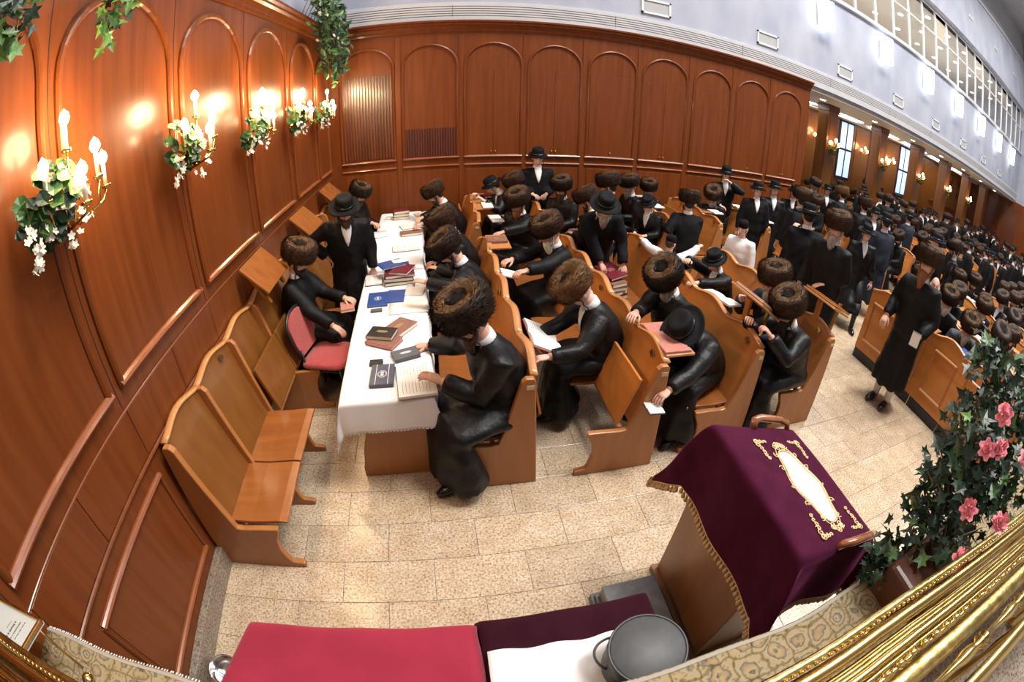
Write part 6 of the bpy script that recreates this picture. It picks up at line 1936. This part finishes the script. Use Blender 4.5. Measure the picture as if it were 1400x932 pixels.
Person('white-bearded man in tall dark fur hat just behind the screen', (6.362, 2.586), 205, lean=12, hp=18, fur='dark', beard='white', bl=0.14, hair='grey', coat='coat_satin')
Person('white-bearded man in brown fur hat by the blue folder behind the screen', (6.261, 2.097), 205, lean=30, hp=16, fur='brown', beard='white', bl=0.14, hair='grey', coat='coat_grey')
Person('white-bearded man in pale shirt front and brown fur hat, second row behind the screen', (7.167, 2.197), 195, lean=8, hp=10, fur='brown', beard='white', bl=0.14, hair='grey')
Person('man in brown fur hat with a raised profile, third row behind the screen', (8.077, 3.217), 210, lean=8, hp=6, fur='dark', beard='brown', bl=0.12, hair='brown', skin='skin_pale')
Person('man in dark fur hat with white collar beside the raised profile', (8.876, 3.136), 205, lean=8, hp=10, fur='dark', beard='brown', bl=0.10, hair='brown')
Person('man in dark fur hat seen from behind, left of the standing red-bearded man', (6.429, 3.080), 150, lean=10, hp=10, fur='dark', beard='brown', bl=0.08, coat='coat_grey')
Person('big man in shiny black coat and fur hat standing beyond the bald man', (8.701, 3.643), 120, 'stand', lean=8, hp=10, fur='dark', beard='brown', bl=0.08, coat='coat_satin')

# ---- the crowd
rc = random.Random(21)
PROTO = []
N_DETAIL = len(JOBS)
for k in range(12):
    stand = k % 2 == 1
    hat = ('fur', 'felt', 'fur', 'fur', 'fur', 'felt')[k % 6]
    bd = (None, None, 'brown', 'grey', 'black', None, 'white', 'brown', 'brown', None, 'red', 'brown')[k]
    Person('crowd member', (0, 0), 0, 'stand' if stand else 'sit', lean=rc.uniform(3, 14), hp=rc.uniform(4, 24), hy=rc.uniform(-25, 25), hat=hat, fur=('dark', 'dark', 'brown', 'dark', 'brown', 'dark', 'dark', 'tan', 'dark', 'dark', 'brown', 'dark')[k],
           beard=bd, bl=rc.uniform(0.06, 0.15), hair='grey' if bd in ('grey', 'white') else rc.choice(['black', 'brown']), coat=rc.choice(['coat_satin', 'coat_black', 'coat_matte']), lod=2, locks=False, skin=rc.choice(['skin', 'skin_pale']))
run_jobs()
PROTO = [j for j in JOBS[N_DETAIL:]]
for j in JOBS[:N_DETAIL]:
    if 'standing at the panelled screen' in j.label:
        w = j.wrL * j.sc
        dx, dy = rz2(w.x + 0.10, w.y - 0.01, j.fa)
        closed_book('small white book held low by the standing red-bearded man', (j.pos[0] + dx, j.pos[1] + dy, w.z - 0.10), 0.03, 0.12, 0.16, 'grey', j.fa + 0.3, 'paper')
def copy_tree(o, parent=None):
    c = o.copy(); COL.objects.link(c)
    if parent is not None:
        c.parent = parent
        c.matrix_parent_inverse = o.matrix_parent_inverse.copy()
    for ch in o.children: copy_tree(ch, c)
    return c
taken = [j.pos for j in JOBS[:N_DETAIL]]
used = set()
def crowd(x, y, sit, face):
    if x > 24.8 or any(abs(x - cx) < 0.6 and abs(y - 9.1) < 0.6 for cx in (10.08, 12.83, 15.56, 18.3, 21.05, 23.8)): return
    for (a, b) in taken:
        if (a - x) ** 2 + (b - y) ** 2 < 0.42 ** 2: return
    taken.append((x, y))
    ks = [k for k in range(12) if (k % 2 == 0) == sit]
    k = rc.choice(ks)
    j = PROTO[k]
    if k not in used:
        used.add(k); r_ = j.root
    else:
        r_ = copy_tree(j.root)
    r_.location = (x, y, 0)
    r_.rotation_euler = (0, 0, math.radians(face))
    s_ = rc.uniform(0.93, 1.04)
    r_.scale = (s_,) * 3
    hat = 'fur hat' if j.hat == 'fur' else 'black felt hat'
    hat = {'dark': 'dark ', 'brown': 'brown ', 'tan': 'tan '}[j.fur] + hat if j.hat == 'fur' else hat
    bd = {None: 'clean-shaven', 'brown': 'brown-bearded', 'grey': 'grey-bearded', 'black': 'black-bearded', 'white': 'white-bearded', 'red': 'red-bearded'}[j.beard]
    r_['label'] = '%s man in %s %s in the distant crowd' % (bd, hat, 'seated' if sit else 'standing')
    r_['group'] = '%s %s men %s in the crowd' % (bd, hat, 'seated' if sit else 'standing')
# seated rows of the right-hand block
for i in range(14):
    x = 6.45 + 1.02 * i - 0.42
    for q in range(4):
        y = (1.25 if i >= 2 else 0.9) + 0.585 * q + rc.uniform(-.05, .05)
        if rc.random() < 0.86: crowd(x + rc.uniform(-.04, .04), y, True, 180 + rc.uniform(-25, 25))
for i in range(10):
    x = 8.3 + 1.2 * i - 0.42
    for q in range(4):
        if rc.random() < 0.8: crowd(x, 5.3 + 0.585 * q, True, 180 + rc.uniform(-30, 30))
for i in range(9):
    for q in range(2):
        if rc.random() < 0.7: crowd(11.5 + 1.2 * i - 0.42, 9.8 + 0.585 * q, True, 180 + rc.uniform(-30, 30))
# standing in the aisles and behind
for i in range(16):
    crowd(7.0 + 1.05 * i + rc.uniform(-.2, .2), 4.15 + rc.uniform(-.35, .35), False, rc.uniform(0, 360))
for i in range(14):
    crowd(8.6 + 1.15 * i + rc.uniform(-.25, .25), 7.78 + rc.uniform(-.15, .15), False, rc.uniform(150, 300))
    crowd(11.3 + 1.15 * i + rc.uniform(-.08, .08), 8.42 + rc.uniform(-.05, .05), False, rc.uniform(150, 300))
for i in range(9):
    crowd(8.7 + 1.3 * i, 10.35 + rc.uniform(-.15, .1), False, rc.uniform(170, 290))
    crowd(8.8 + 1.0 * i, 6.9 + rc.uniform(-.2, .2), False, rc.uniform(150, 300)) if i < 1 else None
for k in range(26):
    crowd(rc.uniform(20.5, 24.5), rc.uniform(0.5, 7.0), False, rc.uniform(120, 260))
for k in range(12):
    if k not in used:
        for ch in list(PROTO[k].root.children_recursive): bpy.data.objects.remove(ch)
        bpy.data.objects.remove(PROTO[k].root)
